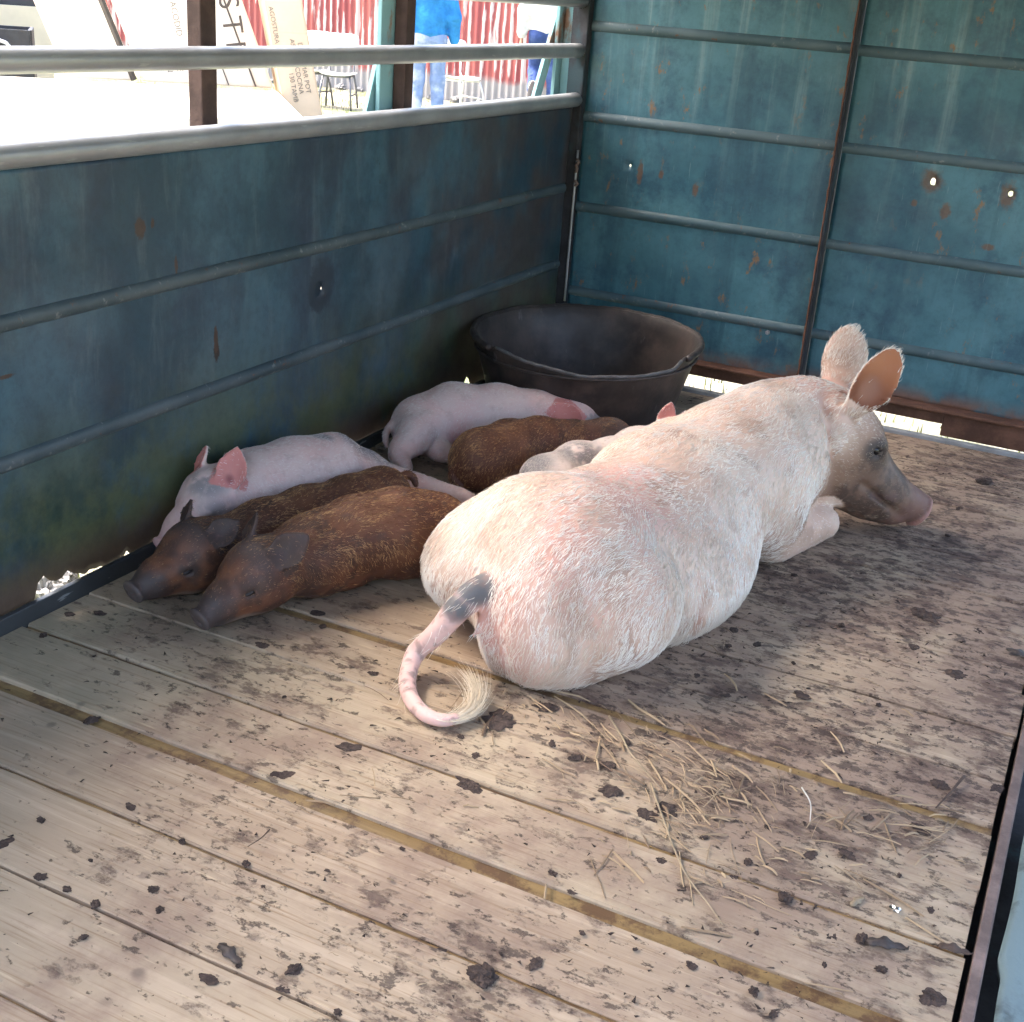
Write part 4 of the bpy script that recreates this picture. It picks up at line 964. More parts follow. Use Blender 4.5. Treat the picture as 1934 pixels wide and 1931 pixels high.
# ---------------------------------------------------------------- dung, crumbs, straw
DUNG = [(0.762, -2.802, 0.0554, 'f'), (1.269, -3.047, 0.0446, 'l'), (1.319, -2.983, 0.0375, 'm'), (0.61, -2.997, 0.0271, 'f'), (0.953, -3.233, 0.0355, 'f'), (1.823, -2.763, 0.0493, 'm'), 
        (1.713, -2.693, 0.0304, 'l'), (1.672, -2.713, 0.0302, 'f'), (1.59, -2.666, 0.0275, 'l'), (1.75, -2.743, 0.0199, 'l'), (1.676, -2.775, 0.0148, 'l'), (1.51, -2.873, 0.0239, 'm'), 
        (1.602, -2.879, 0.0174, 'l'), (1.637, -2.905, 0.0218, 'm'), (1.753, -2.213, 0.0405, 'm'), (1.844, -2.166, 0.035, 'm'), (1.716, -1.774, 0.054, 'm'), (1.621, -1.701, 0.041, 'm'), 
        (1.46, -2.041, 0.0434, 'f'), (1.622, -0.502, 0.0569, 'l'), (0.993, -2.447, 0.0793, 'm'), (1.05, -2.358, 0.0486, 'm'), (1.162, -2.487, 0.042, 'm'), (1.225, -2.478, 0.038, 'm'), 
        (1.11, -2.466, 0.0252, 'm'), (1.225, -2.393, 0.0215, 'l'), (1.356, -2.544, 0.0549, 'm'), (1.331, -2.576, 0.0454, 'm'), (1.259, -2.546, 0.0555, 'm'), (1.256, -2.083, 0.0239, 'm'), 
        (1.329, -2.126, 0.0276, 'm'), (1.262, -1.847, 0.0328, 'f'), (1.273, -1.925, 0.0274, 'm'), (1.325, -1.882, 0.03, 'f'), (1.393, -2.676, 0.0243, 'm'), (1.506, -2.655, 0.0191, 'm'), 
        (1.516, -2.609, 0.0194, 'l'), (1.744, -2.367, 0.0421, 'm'), (1.65, -2.502, 0.0365, 'm'), (1.597, -2.535, 0.0397, 'm'), (1.302, -2.814, 0.0283, 'm'), (1.261, -2.797, 0.0169, 'l'), 
        (0.709, -2.43, 0.0251, 'm'), (0.96, -2.535, 0.0174, 'm'), (1.011, -2.575, 0.0265, 'm'), (1.046, -2.66, 0.064, 'm'), (0.692, -2.772, 0.017, 'f'), (0.521, -3.097, 0.018, 'l'), 
        (0.515, -3.163, 0.0409, 'f'), (0.738, -3.026, 0.0191, 'l'), (0.652, -3.13, 0.0103, 'l'), (0.618, -3.196, 0.0222, 'l'), (0.67, -3.196, 0.0168, 'l'), (0.727, -3.199, 0.0199, 'l'), 
        (0.81, -3.162, 0.018, 'l'), (0.773, -3.133, 0.0183, 'l'), (0.759, -3.257, 0.0162, 'l'), (0.973, -3.193, 0.0171, 'l'), (1.043, -3.163, 0.0262, 'l'), (1.05, -3.196, 0.0305, 'm'), 
        (1.134, -3.196, 0.015, 'l'), (1.269, -2.991, 0.0078, 'l'), (1.194, -3.028, 0.0204, 'f'), (0.905, -3.047, 0.0099, 'l'), (0.852, -3.018, 0.0169, 'l'), (0.889, -2.81, 0.0125, 'l'), 
        (0.091, -2.663, 0.0269, 'l'), (0.382, -2.841, 0.034, 'm'), (0.112, -2.531, 0.0368, 'f'), (0.066, -2.568, 0.03, 'f'), (0.521, -2.325, 0.0245, 'f'), (0.465, -2.458, 0.0434, 'm'), 
        (0.618, -2.595, 0.0121, 'l'), (0.479, -2.282, 0.0454, 'f'), (0.811, -2.671, 0.0571, 'f'), (1.613, -1.528, 0.0889, 'm'), (1.602, -1.996, 0.0153, 'l'), (1.413, -1.921, 0.0136, 'l'), 
        (1.462, -1.692, 0.0194, 'l'), (1.736, -1.537, 0.0506, 'm'), (1.523, -1.32, 0.0217, 'm'), (1.395, -1.445, 0.021, 'm'), (1.59, -0.999, 0.0207, 'l'), (1.445, -0.881, 0.0245, 'l'), 
        (1.587, -0.778, 0.0188, 'l'), (1.303, -1.491, 0.0182, 'l'), (1.711, -2.164, 0.0124, 'l'), (1.517, -2.503, 0.0128, 'l'), (1.658, -2.382, 0.0286, 'm'), (1.435, -2.586, 0.0143, 'l'), 
        (1.734, -2.512, 0.0127, 'l'), (1.792, -2.57, 0.0213, 'm'), (1.573, -2.762, 0.0099, 'l'), (1.43, -2.885, 0.0096, 'l'), (1.352, -2.894, 0.0113, 'l'), (1.034, -2.864, 0.012, 'l'), 
        (0.964, -2.966, 0.0134, 'm'), (0.978, -3.067, 0.021, 'm'), (0.875, -3.103, 0.0131, 'm'), (1.081, -3.031, 0.016, 'm'), (1.224, -3.101, 0.0106, 'l')]
def m_dung():
    m = Mat('dried_dung'); c = m.mix((.042, .029, .024), (.092, .062, .049), m.ramp(m.noise(60, 6, .7), .35, .68))
    c = m.mix(c, (.125, .098, .08), m.ramp(m.noise(140, 4), .60, .75, 0, .6))
    return m.done(c, .85, 0, m.bump(m.noise(180, 5), .5, .003), .25)
M_DUNG = m_dung()
def clump_mesh(kind, seed):
    bm = bmesh.new(); bmesh.ops.create_icosphere(bm, subdivisions=4, radius=.5)
    P = np.array([p.co[:] for p in bm.verts]); d = P / np.linalg.norm(P, axis=1, keepdims=True)
    k = fbm(d + seed * 3.7, 2.2, 4, seed) - .5; ang = np.arctan2(d[:, 1], d[:, 0])
    if kind == 'l': P = d * (.5 * (.85 + 1.35 * k + .55 * (fbm(d + seed, 9, 3, seed + 2) - .5)))[:, None] * np.array([1, .8, .66])
    elif kind == 'f':
        o = .75 + .9 * (fbm(np.stack([np.cos(ang), np.sin(ang), 0 * ang], -1) + seed, 1.7, 3, seed) - .35)
        P = d * .5 * np.array([1, .78, .13]); P[:, :2] *= o[:, None]; P[:, 2] += (k * .10) + .10 * (P[:, 0]) ** 2
    else:
        o = .8 + 1.1 * (fbm(np.stack([np.cos(ang), np.sin(ang), 0 * ang], -1) + seed, 2.2, 3, seed) - .45)
        P = d * .5 * np.array([1.05, .85, .17]); P[:, :2] *= o[:, None]; P[:, 2] = np.maximum(P[:, 2], -.02) * (1 + 2.6 * (fbm(P + seed, 9, 4, seed) - .5)); P[:, 2] += .05 * (fbm(P + seed, 16, 2, seed) - .5)
    P[:, 2] -= np.percentile(P[:, 2], 8 if kind != 'f' else 20)
    for p, c in zip(bm.verts, P): p.co = Vector(c)
    me = bpy.data.meshes.new('dung_clump'); bm.to_mesh(me); bm.free(); me.materials.append(M_DUNG)
    me.polygons.foreach_set('use_smooth', [False] * len(me.polygons)); return me
CL = {k: [clump_mesh(k, 3 + 5 * i + ord(k)) for i in range(6)] for k in 'lfm'}
SPECIAL = {0: 'flat grey dung flake lying across the widest joint of the near boards', 1: 'roundest black dung lump, at the bottom edge of the photo', 3: 'small upright dung flake left of the big flat flake on the near boards',
           4: 'long dark dung sliver near the bottom left, beside a dry leaf', 5: 'big dung heap nearest the right-hand corner of the floor', 14: 'dark dung heap beside the bent twig near the right edge',
           19: 'lone dark dung lump on the clean boards beyond the sow\'s snout', 20: 'long dark dung heap right next to the curl of the sow\'s tail', 26: 'largest dung heap in the middle of the scattered straw', 48: 'pointed dung flake cut off by the left edge of the photo'}
KL = dict(l=('small dark dung lump lying loose on the plank floor', 'loose dung lumps on the boards'), f=('thin dry dung flake lying on the plank floor', 'dung flakes on the boards'), m=('crusted dung patch trodden onto the plank floor', 'trodden dung patches on the boards'))
def dung_label(x, y, w, k):
    size = 'tiny' if w < .016 else 'small' if w < .026 else 'middling' if w < .036 else 'wide'
    kind = dict(l='loose dung lump', f='thin dry dung flake', m='crusted dung patch')[k]
    if y > -2.0: zone = 'on the far boards beside the sow\'s shoulder and head' if x < 1.62 else 'by the right edge of the far boards'
    elif y > -2.62: zone = ('on the boards in front of the brown piglets' if x < .78 else 'just behind the sow\'s rump and tail' if x < 1.12 else 'among the straw behind the sow' if x < 1.6 else 'beside the straw near the right edge')
    elif y > -2.95: zone = 'on the middle boards at the left' if x < .75 else 'on the boards between the tail and the wide joint' if x < 1.25 else 'on the near boards at the right, past the straw'
    else: zone = 'on the nearest boards at the bottom left' if x < .9 else 'on the nearest boards at the bottom middle'
    return '%s %s %s' % (size, kind, zone)
for i, (x, y, w, k) in enumerate(DUNG):
    o = bpy.data.objects.new('dung_clump', CL[k][i % 6]); COL.objects.link(o)
    s_ = w * random.uniform(.80, .98); o.location = (x, y, -.001); o.scale = (s_, s_ * random.uniform(.75, 1.1), s_ * random.uniform(.5, .85)); o.rotation_euler = (0, 0, random.uniform(0, 6.28))
    tag(o, SPECIAL.get(i) or dung_label(x, y, w, k), 'dung', KL[k][1])
# fine crumbs: too many to count
def crumbs():
    rng = np.random.default_rng(5); V_, F_ = [], []
    base = np.array([(1, 0, 0), (-.5, .85, 0), (-.5, -.85, 0), (.1, .1, .8), (0, 0, -.4)]); tri = np.array([(0, 1, 3), (1, 2, 3), (2, 0, 3), (1, 0, 4), (2, 1, 4), (0, 2, 4)])
    n = 0
    P = np.stack([rng.uniform(.05, 1.85, 16000), rng.uniform(-3.9, -.25, 16000), np.zeros(16000)], -1)
    dens = .10 + .55 * sstep(.6, 1.4, P[:, 0]) * sstep(-3.4, -2.4, P[:, 1]) + .3 * np.exp(-(((P[:, 0] - 1.2) / .35) ** 2 + ((P[:, 1] + 2.5) / .25) ** 2))
    dens *= .25 + 1.6 * sstep(.40, .66, fbm(P, 4., 3, 2))
    P = P[rng.random(len(P)) < dens]
    for p in P:
        s_ = .0009 + .0042 * rng.random() ** 4; a = rng.random() * 6.28; c, sn = math.cos(a), math.sin(a); st = np.array([1 + rng.random() * 1.5, .7, .55])
        b = (base * rng.uniform(.7, 1.3, base.shape) * st * s_) @ np.array([[c, sn, 0], [-sn, c, 0], [0, 0, 1]])
        V_.append(b + p + [0, 0, s_ * .2]); F_.append(tri + n); n += 5
    o = link('dirt_crumbs', npmesh('dirt_crumbs', np.concatenate(V_), np.concatenate(F_)), M_DUNG)
    tag(o, 'fine dark dirt crumbs scattered over the plank floor', 'dirt', kind='stuff')
crumbs()
def m_straw():
    m = Mat('straw'); c = m.mix((.17, .105, .062), (.44, .315, .185), m.attr('tint', 'Fac')); return m.done(c, .6, 0, None, .3)
M_STRAW = m_straw()
def ribbon(p, w, v, f, rng, lift=.0025):
    """flat straw blade through points p"""
    b = len(v); p = np.asarray(p, float)
    for i, q in enumerate(p):
        t = unit(p[min(i + 1, len(p) - 1)] - p[max(i - 1, 0)]); s_ = np.array([-t[1], t[0], 0]); ww = w * (.45 + .55 * math.sin(math.pi * (.15 + .7 * i / (len(p) - 1))))
        v += [tuple(q + s_ * ww), tuple(q + np.array([0, 0, ww * .9])), tuple(q - s_ * ww)]
    for i in range(len(p) - 1):
        a = b + i * 3; f += [(a, a + 1, a + 4, a + 3), (a + 1, a + 2, a + 5, a + 4)]
def straw():
    rng = np.random.default_rng(12); v, f, t = [], [], []
    # (x, y, spread, count, main direction in degrees)
    for cx, cy, sx, sy, cnt, ang in ((1.33, -2.43, .10, .06, 80, -35), (1.42, -2.52, .09, .05, 60, -30), (1.22, -2.38, .10, .05, 34, -30), (1.40, -2.66, .07, .05, 26, -50), (1.74, -2.38, .05, .045, 44, 40), (1.50, -2.42, .10, .06, 34, -40), (.99, -2.40, .06, .05, 26, -30), (1.55, -2.60, .15, .10, 40, 0), (1.45, -2.05, .25, .2, 30, -30), (1.2, -2.75, .3, .2, 24, 10)):
        for _ in range(cnt):
            x, y = rng.normal(cx, sx), rng.normal(cy, sy)
            if not (.05 < x < 1.84): continue
            L = (.012 + .075 * rng.random() ** 1.7) * (1 if rng.random() < .85 else 1.4); a = math.radians(ang + rng.normal(0, 28)); c = rng.normal(0, .12)
            P = [(x + L * (q - .5) * math.cos(a + c * q), y + L * (q - .5) * math.sin(a + c * q), .0018 + rng.uniform(0, .004) * math.sin(math.pi * q)) for q in np.linspace(0, 1, 4)]
            n0 = len(v); ribbon(P, .0005 + .0024 * rng.random() ** 2, v, f, rng); t += [rng.random()] * (len(v) - n0)
    me = pymesh('loose_straw', v, f); a = me.attributes.new('tint', 'FLOAT', 'POINT'); a.data.foreach_set('value', t)
    o = link('loose_straw', me, M_STRAW); tag(o, 'loose pale straw and hay stems strewn behind the sow', 'straw', kind='stuff')
straw()
M_TWIG = flat_mat('twig_bark', (.085, .055, .04), .8, .3, 60)
def stem(name, pts, r, mat, label, cat):
    P = catmull([np.array(p) for p in pts], 5); tag(MB().tube(P, list(np.linspace(r, r * .5, len(P))), 6).build(name, mat, None, True), label, cat)
stem('twig', [(1.787, -2.177, .010), (1.772, -2.235, .004), (1.757, -2.300, .006)], .0028, M_TWIG, 'thin bent dark twig lying across a joint near the right edge', 'twig')
stem('twig', [(.834, -2.934, .003), (.838, -2.962, .006), (.831, -2.986, .003)], .0011, M_TWIG, 'tiny curved twig on the clean boards at the lower left', 'twig')
M_STEM = flat_mat('hay_stem', (.36, .27, .17), .6, .25, 40); M_WSTEM = flat_mat('bleached_stem', (.68, .64, .56), .5, .15, 40)
stem('hay_stem', [(1.540, -2.363, .004), (1.565, -2.407, .008), (1.576, -2.452, .003)], .0014, M_WSTEM, 'bleached white bent stalk sticking up from the straw', 'straw')
stem('hay_stem', [(1.309, -2.494, .004), (1.356, -2.571, .006), (1.432, -2.683, .004), (1.495, -2.744, .004), (1.524, -2.773, .003)], .0020, M_STEM, 'longest hay stem, winding from the straw across a joint', 'straw')
stem('hay_stem', [(1.165, -2.33, .004), (1.21, -2.385, .008), (1.25, -2.43, .004), (1.33, -2.50, .004)], .0021, M_STEM, 'curved hay stem just behind the sow\'s haunch', 'straw')
M_LEAF = flat_mat('dry_leaf', (.065, .048, .040), .6, .35, 50)
def leaf(loc, L, rz, label, mat):
    v, f = [], []; n = 12
    for i in range(n + 1):
        q = i / n; w = (.15 + .05 * math.sin(q * 17)) * L * math.sin(math.pi * q ** .8) ** .6; cu = .16 * L * math.sin(q * 5)
        v += [((q - .5) * L, -w, .10 * L * (1.6 * q - .5) ** 2 + .12 * w + cu * .3), ((q - .5) * L, 0, cu * .5 + .003), ((q - .5) * L, w, .35 * w + cu * .3 + .04 * L * q)]
    f = [(i * 3 + k, i * 3 + k + 1, i * 3 + k + 4, i * 3 + k + 3) for i in range(n) for k in (0, 1)]
    me = pymesh('dry_leaf', v, f); o = link('dry_leaf', me, mat, None, True); o.location = loc; o.rotation_euler = (0, 0, rz); md = o.modifiers.new('t', 'SOLIDIFY'); md.thickness = .0008; tag(o, label, 'leaf')
leaf((1.748, -2.690, .002), .062, .35, 'curled dark dry leaf beside a dung lump at the right', M_LEAF)
leaf((.952, -3.185, .002), .052, -.3, 'curled dark dry leaf on the boards at the bottom left', M_LEAF)
leaf((1.838, -2.648, .002), .05, .2, 'brown dry leaf curled against the right-hand edge strip', M_TWIG)
leaf((1.689, -2.613, .001), .035, 1.2, 'pale shrivelled leaf left of the shiny foil scrap', M_STEM)
leaf((1.829, -1.611, .004), .06, -.2, 'dark peeling flake at the right edge of the floor', M_LEAF)
bm = bmesh.new(); bmesh.ops.create_icosphere(bm, subdivisions=2, radius=1)
for p in bm.verts:
    k = .7 + .6 * random.random(); p.co = Vector((p.co.x * .009 * k, p.co.y * .006 * k, max(p.co.z, -.3) * .005 * k + .0015))
me = bpy.data.meshes.new('foil_scrap'); bm.to_mesh(me); bm.free()
o = link('foil_scrap', me, flat_mat('foil', (.85, .85, .85), .18, .05, 50, .1, 1.)); o.location = (1.742, -2.602, .001); tag(o, 'tiny shiny crumpled foil scrap on the boards at the right', 'foil')
# ---------------------------------------------------------------- outside: fence of red corrugated sheets
def m_red():
    m = Mat('worn_red_paint'); z = m.sep(2)
    c = m.mix((.30, .075, .075), (.40, .115, .10), m.ramp(m.noise(1., 4, .6, m.vec((3, 3, .5))), .35, .65))
    ph = m.attr('crest', 'Fac')
    worn = m.math('ADD', m.noise(1., 5, .6, m.vec((9, 9, 1.3))), m.math('MULTIPLY', ph, .16))
    c = m.mix(c, (.60, .52, .49), m.ramp(worn, .61, .67, 0, .8))
    c = m.mix(c, (.33, .31, .30), m.ramp(m.math('ADD', z, m.math('MULTIPLY', m.noise(3, 4), .25)), .33, .22))
    return m.done(c, .6, 0, None, .3)
M_RED = m_red()
FA, FB = np.array([-14.0, 10.05]), np.array([-1.2, 11.65]); FL = np.linalg.norm(FB - FA); fd = (FB - FA) / FL; fn = np.array([fd[1], -fd[0]])
fence = empty('corrugated_fence', (float((FA + FB)[0] / 2), float((FA + FB)[1] / 2), GZ)); tag(fence, 'long fence of worn red corrugated sheets behind the chairs', 'fence')
PER = .094; SW = PER * 9
i = 0; s0 = 0.
while s0 < FL:
    n = 9 * 8; s_ = s0 + np.linspace(0, SW * 1.02, n + 1); ph = np.cos((s_ - s0) / PER * 2 * math.pi)
    off = .012 * ph + .006 * (i % 2); top = 2.25 + .05 * math.sin(i * 1.7); v = []; cr = []
    for zz in (GZ - .05, .3, .9, top):
        for a, o_, h_ in zip(s_, off, ph): v.append((FA[0] + fd[0] * a + fn[0] * o_, FA[1] + fd[1] * a + fn[1] * o_, zz)); cr.append((h_ + 1) / 2)
    m_ = n + 1; f = [(r_ * m_ + k, r_ * m_ + k + 1, (r_ + 1) * m_ + k + 1, (r_ + 1) * m_ + k) for r_ in range(3) for k in range(n)]
    me = pymesh('corrugated_sheet', v, f); at = me.attributes.new('crest', 'FLOAT', 'POINT'); at.data.foreach_set('value', cr)
    link('corrugated_sheet', me, M_RED, fence, True); s0 += SW; i += 1
M_FPOST = flat_mat('fence_post_wood', (.20, .16, .13), .85)
for s_ in np.arange(.2, FL, 2.4):
    p = FA + fd * s_ - fn * .06; MB().box((p[0] - .04, p[1] - .04, GZ - .1), (p[0] + .04, p[1] + .04, 2.1)).build('fence_post', M_FPOST, fence)
# stones along its foot
M_STONE = flat_mat('grey_stone', (.30, .29, .28), .9, .4, 9, .5)
for k, s_ in enumerate(np.arange(5.0, 11.5, .34)):
    p = FA + fd * (s_ + random.uniform(-.08, .08)) + fn * random.uniform(.08, .2); me = clump_mesh('l', 50 + k); me.materials.clear(); me.materials.append(M_STONE); me.name = 'stone'
    o = bpy.data.objects.new('stone', me); COL.objects.link(o); s2 = random.uniform(.14, .26); o.location = (p[0], p[1], GZ - .01); o.scale = (s2, s2 * .8, s2 * .7); o.rotation_euler = (0, 0, random.uniform(0, 6))
    tag(o, 'rough grey stone at the foot of the red fence', 'stone', 'stones along the fence')
# stones under the rusted hole of the side wall
for k, (x, y, s2) in enumerate(((-.075, -2.475, .075), (-.09, -2.41, .06), (-.12, -2.36, .05))):
    o = bpy.data.objects.new('stone', clump_mesh('l', 90 + k)); o.data.materials.clear(); o.data.materials.append(M_STONE); COL.objects.link(o); o.location = (x - .03, y, GZ + .06); o.scale = (s2 * 1.3, s2, s2 * 2.4); tag(o, 'pale stone seen through the rust hole in the side wall', 'stone', 'stones beside the trailer')

# ---------------------------------------------------------------- white chairs
M_WHITE = flat_mat('white_plastic', (.80, .80, .80), .4, .05, 5); M_CHROME = flat_mat('chair_tube', (.16, .16, .17), .4, .2, 20, .1, .5); M_WTUBE = flat_mat('white_tube', (.70, .69, .68), .45, .1, 20)
def shell(c, w, h, nrm, up, bow, th=.012, rc=.35):
    """rounded, slightly bowed panel"""
    nrm, up = unit(nrm), unit(up); sd = np.cross(up, nrm); v = []; n = 28
    for lay in (0, 1):
        for ring in (1., .66, .33):
            for k in range(n):
                a = 2 * math.pi * k / n; ca, sa = math.cos(a), math.sin(a); e = .45
                x = math.copysign(abs(ca) ** e, ca) * ring; y = math.copysign(abs(sa) ** e, sa) * ring
                v.append(np.array(c) + sd * x * w / 2 + up * y * h / 2 + nrm * (bow * (x * x) - th * lay))
        v.append(np.array(c) - nrm * th * lay)
    q = 3 * n + 1; f = []
    for lay in (0, 1):
        b = lay * q
        for r_ in range(2): f += [(b + r_ * n + k, b + r_ * n + (k + 1) % n, b + (r_ + 1) * n + (k + 1) % n, b + (r_ + 1) * n + k) for k in range(n)]
        f += [(b + 2 * n + k, b + 2 * n + (k + 1) % n, b + 3 * n) for k in range(n)]
    f += [(k, (k + 1) % n, q + (k + 1) % n, q + k) for k in range(n)]
    m = MB(); m._add(v, f); return m
def chair(loc, rz, label, tube, wide=.40, rod=.0115):
    t = empty('chair', (0, 0, 0)); tag(t, label, 'chair', 'white chairs by the red fence')
    shell((0, 0, .375), wide, .38, (0, 0, 1), (0, 1, 0), .025).build('seat', M_WHITE, t, True)
    shell((0, -.20, .68), wide, .25, (0, 1, .18), (0, -.18, 1), .045).build('backrest', M_WHITE, t, True)
    for sx in (-1, 1):
        MB().tube([(sx * .15, .15, .36), (sx * .17, .20, .22), (sx * .185, .23, 0)], rod, 8).build('leg', tube, t, True)
        MB().tube([(sx * .15, -.16, .36), (sx * .17, -.20, .22), (sx * .185, -.24, 0)], rod, 8).build('leg', tube, t, True)
        MB().tube([(sx * .13, .12, .356), (sx * .14, -.17, .352), (sx * .14, -.225, .44), (sx * .14, -.215, .70)], rod, 8).build('back_rod', tube, t, True)
    for y in (-.15, .15): MB().tube([(-.15, y, .358), (.15, y, .358)], rod, 8).build('cross_rod', tube, t, True)
    MB().tube([(-.172, .19, .16), (-.172, -.20, .16)], rod * .8, 6).build('cross_rod', tube, t, True)
    t.location = loc; t.rotation_euler = (0, 0, rz); return t
chair((-6.96, 8.42, GZ), 3.05, 'white chair half turned away, next to the tall printed carton', M_CHROME)
chair((-6.54, 8.42, GZ), 3.55, 'white chair with dark legs facing the trailer, left of the blue-sweatered person', M_CHROME)
chair((-5.66, 9.75, GZ), 4.3, 'white chair with white legs beside the person in the blue sweatshirt', M_WTUBE, .36)

# ---------------------------------------------------------------- cardboard cartons
def m_card(name, base):
    m = Mat(name); c = m.mix(tuple(x * .88 for x in base), base, m.ramp(m.noise(3, 4), .3, .7)); c = m.mix(c, tuple(x * .7 for x in base), m.ramp(m.noise(1., 3, .5, m.vec((1, 1, 50))), .66, .75, 0, .25))
    return m.done(c, .85, 0, m.bump(m.noise(4, 3), .2, .02), .2)
M_CARD, M_CARD2 = m_card('cream_carton', (.80, .72, .60)), m_card('tan_carton', (.72, .54, .38)); M_INK = Mat('black_print').done((.085, .070, .060), .8); M_INK2 = Mat('faint_print').done((.22, .185, .15), .8); M_TAPE = flat_mat('dark_tape', (.07, .06, .05), .5)
EA, EB = np.array([-5.6, 2.10]), np.array([-3.88, 3.595]); ed = unit(EB - EA); en = np.array([ed[1], -ed[0]])          # en: towards the trailer
def carton(name, s0, s1, d0, d1, z0, z1, lean, label, mat, parent=None):
    """carton standing along the row: s along it, d towards the trailer, leaning along the row"""
    P = []
    for z in (z0, z1):
        for s_, d in ((s0, d0), (s1, d0), (s1, d1), (s0, d1)):
            p = EA + ed * (s_ + lean * (z - z0)) + en * d; P.append((p[0], p[1], z))
    m = MB(); m._add(P, [(3, 2, 1, 0), (4, 5, 6, 7), (0, 1, 5, 4), (1, 2, 6, 5), (2, 3, 7, 6), (3, 0, 4, 7)])
    me = pymesh('carton_box', m.v, m.f); bm = bmesh.new(); bm.from_mesh(me); bmesh.ops.recalc_face_normals(bm, faces=bm.faces); bmesh.ops.bevel(bm, geom=list(bm.edges), offset=.012, segments=2, affect='EDGES'); bm.to_mesh(me); bm.free()
    if parent is None:
        t = empty(name, (float(P[0][0]), float(P[0][1]), z0)); tag(t, label, 'carton', 'cartons beside the trailer')
    else: t = parent
    link('carton_box', me, mat, t); return t
def card_text(t, body, s_, d, z, size, lean, mat=None, face=None, space=1.):
    """print on the face that looks towards the trailer, running down the carton"""
    cu = bpy.data.curves.new('printed_text', 'FONT'); cu.body = body; cu.size = size; cu.extrude = .0006; cu.align_x = 'LEFT'; cu.materials.append(mat or M_INK)
    o = bpy.data.objects.new('printed_text', cu); COL.objects.link(o)
    down = Vector((-ed[0] * lean, -ed[1] * lean, -1)).normalized(); out = Vector((en[0], en[1], 0)) if face is None else Vector(face); upv = out.cross(down)
    M_ = Matrix((down, upv, out)).transposed().to_4x4(); p = EA + ed * s_ + en * d; M_.translation = Vector((p[0], p[1], z)) + out * .004
    cu.space_character = space; dg = bpy.context.evaluated_depsgraph_get(); dg.update(); me = bpy.data.meshes.new_from_object(o.evaluated_get(dg)); bpy.data.objects.remove(o)
    o = bpy.data.objects.new('printed_text', me); COL.objects.link(o)
    o.parent = t; o.matrix_parent_inverse = wmat(t).inverted(); o.matrix_basis = M_
    return o
LN = -.38
c0 = carton('cardboard_carton', -.6, 2.28, .0, 2.0, GZ, .45, 0, 'huge flat carton lying like a table beside the trailer', M_CARD)
MB().bar((*(EA + ed * .9 + en * .55), .453), (*(EA + ed * .9 + en * 1.5), .453), .004, .004).build('slit', M_TAPE, c0)
c1 = carton('cardboard_carton', .83, 1.29, -.42, -.01, .462, 2.0, LN, 'blank carton leaning at the far left of the printed cartons', M_CARD)
c2 = carton('cardboard_carton', 1.345, 2.25, -.50, -.01, .462, 2.0, LN, 'leaning carton printed with large black capital letters', M_CARD)
c3 = carton('cardboard_carton', 2.40, 2.66, -.30, .30, GZ, 1.9, -.20, 'tall narrow carton with rows of small print, right end of the row', M_CARD2)
for s_ in (1.28,): MB().bar((*(EA + ed * s_ + en * .0), .47), (*(EA + ed * (s_ + LN * 1.4) + en * .0), 1.87), .03, .03, (1, 0, 0)).build('edge_tape', M_TAPE, c2)
for s_, w in ((1.93, .008), (2.12, .012)): MB().bar((*(EA + ed * s_ + en * -.004), .47), (*(EA + ed * (s_ + LN * 1.4) + en * -.004), 1.87), w, .006, (ed[0], ed[1], 0)).build('printed_line', M_INK, c2)
card_text(c2, 'STR', 1.865, -.01, 1.06, .20, -.16, space=1.45)
for k, (tx, s_, z) in enumerate((('ACODID', 1.66, 1.0), ('T SE', 1.67, .66), ('CI DE', 1.60, .68), ('TRAN', 1.53, .68))): card_text(c2, tx, s_ + LN * (z - .46) * .6, -.01, z, .058, -.2, M_INK2)
o_ = (ed[0], ed[1], 0); o_ = (en[0], en[1], 0)
for k, (tx, s_, z) in enumerate((('AGOSTURA', 2.42, 1.02), ('DO TAMAR POT', 2.575, .80), ('ASAS DE COCINA', 2.525, .82), ('130 TAMB', 2.475, .60))): card_text(c3, tx, s_ - .20 * (z - GZ), .30, z, .046, -.20, M_INK2)

# ---------------------------------------------------------------- far left: cream wall, dark crate with a coil of rope
M_CREAM = flat_mat('cream_render', (.62, .55, .42), .9, .12, 2); M_CRATE = flat_mat('dark_crate', (.035, .037, .045), .5, .3, 8); M_ROPE = flat_mat('white_rope', (.70, .72, .78), .7, .1, 30)
w_ = empty('cream_wall', (-9.2, 3.8, GZ)); tag(w_, 'low cream rendered wall with a dark mesh along its top, far left', 'wall')
MB().bar((-10.6, 2.4, .31), (-7.72, 5.28, .31), .94, .16, (0, 0, 1)).build('wall_face', M_CREAM, w_); MB().bar((-10.6, 2.4, .89), (-7.72, 5.28, .89), .22, .05, (0, 0, 1)).build('top_mesh', M_CRATE, w_)
cr = empty('dark_crate', (-7.1, 3.8, GZ)); tag(cr, 'dark grey open crate standing before the cream wall', 'crate')
a0 = np.array([-7.11, 3.79]); cd = unit(np.array([.72, .69])); cn = np.array([cd[1], -cd[0]])
def cp(s_, d, z): p = a0 + cd * s_ + cn * d; return (p[0], p[1], z)
for s0_, s1_, d_, nm in ((-.9, .45, 0, 'side_panel'), (-.9, .45, -.6, 'side_panel')): MB().bar(cp(s0_, d_, .33), cp(s1_, d_, .33), .62, .03, (0, 0, 1)).build(nm, M_CRATE, cr)
for s_ in (-.9, .45): MB().bar(cp(s_, -.015, .33), cp(s_, -.585, .33), .62, .03, (0, 0, 1)).build('end_panel', M_CRATE, cr)
MB().bar(cp(-.86, -.3, .05), cp(.41, -.3, .05), .56, .03, (cn[0], cn[1], 0)).build('base_panel', M_CRATE, cr)
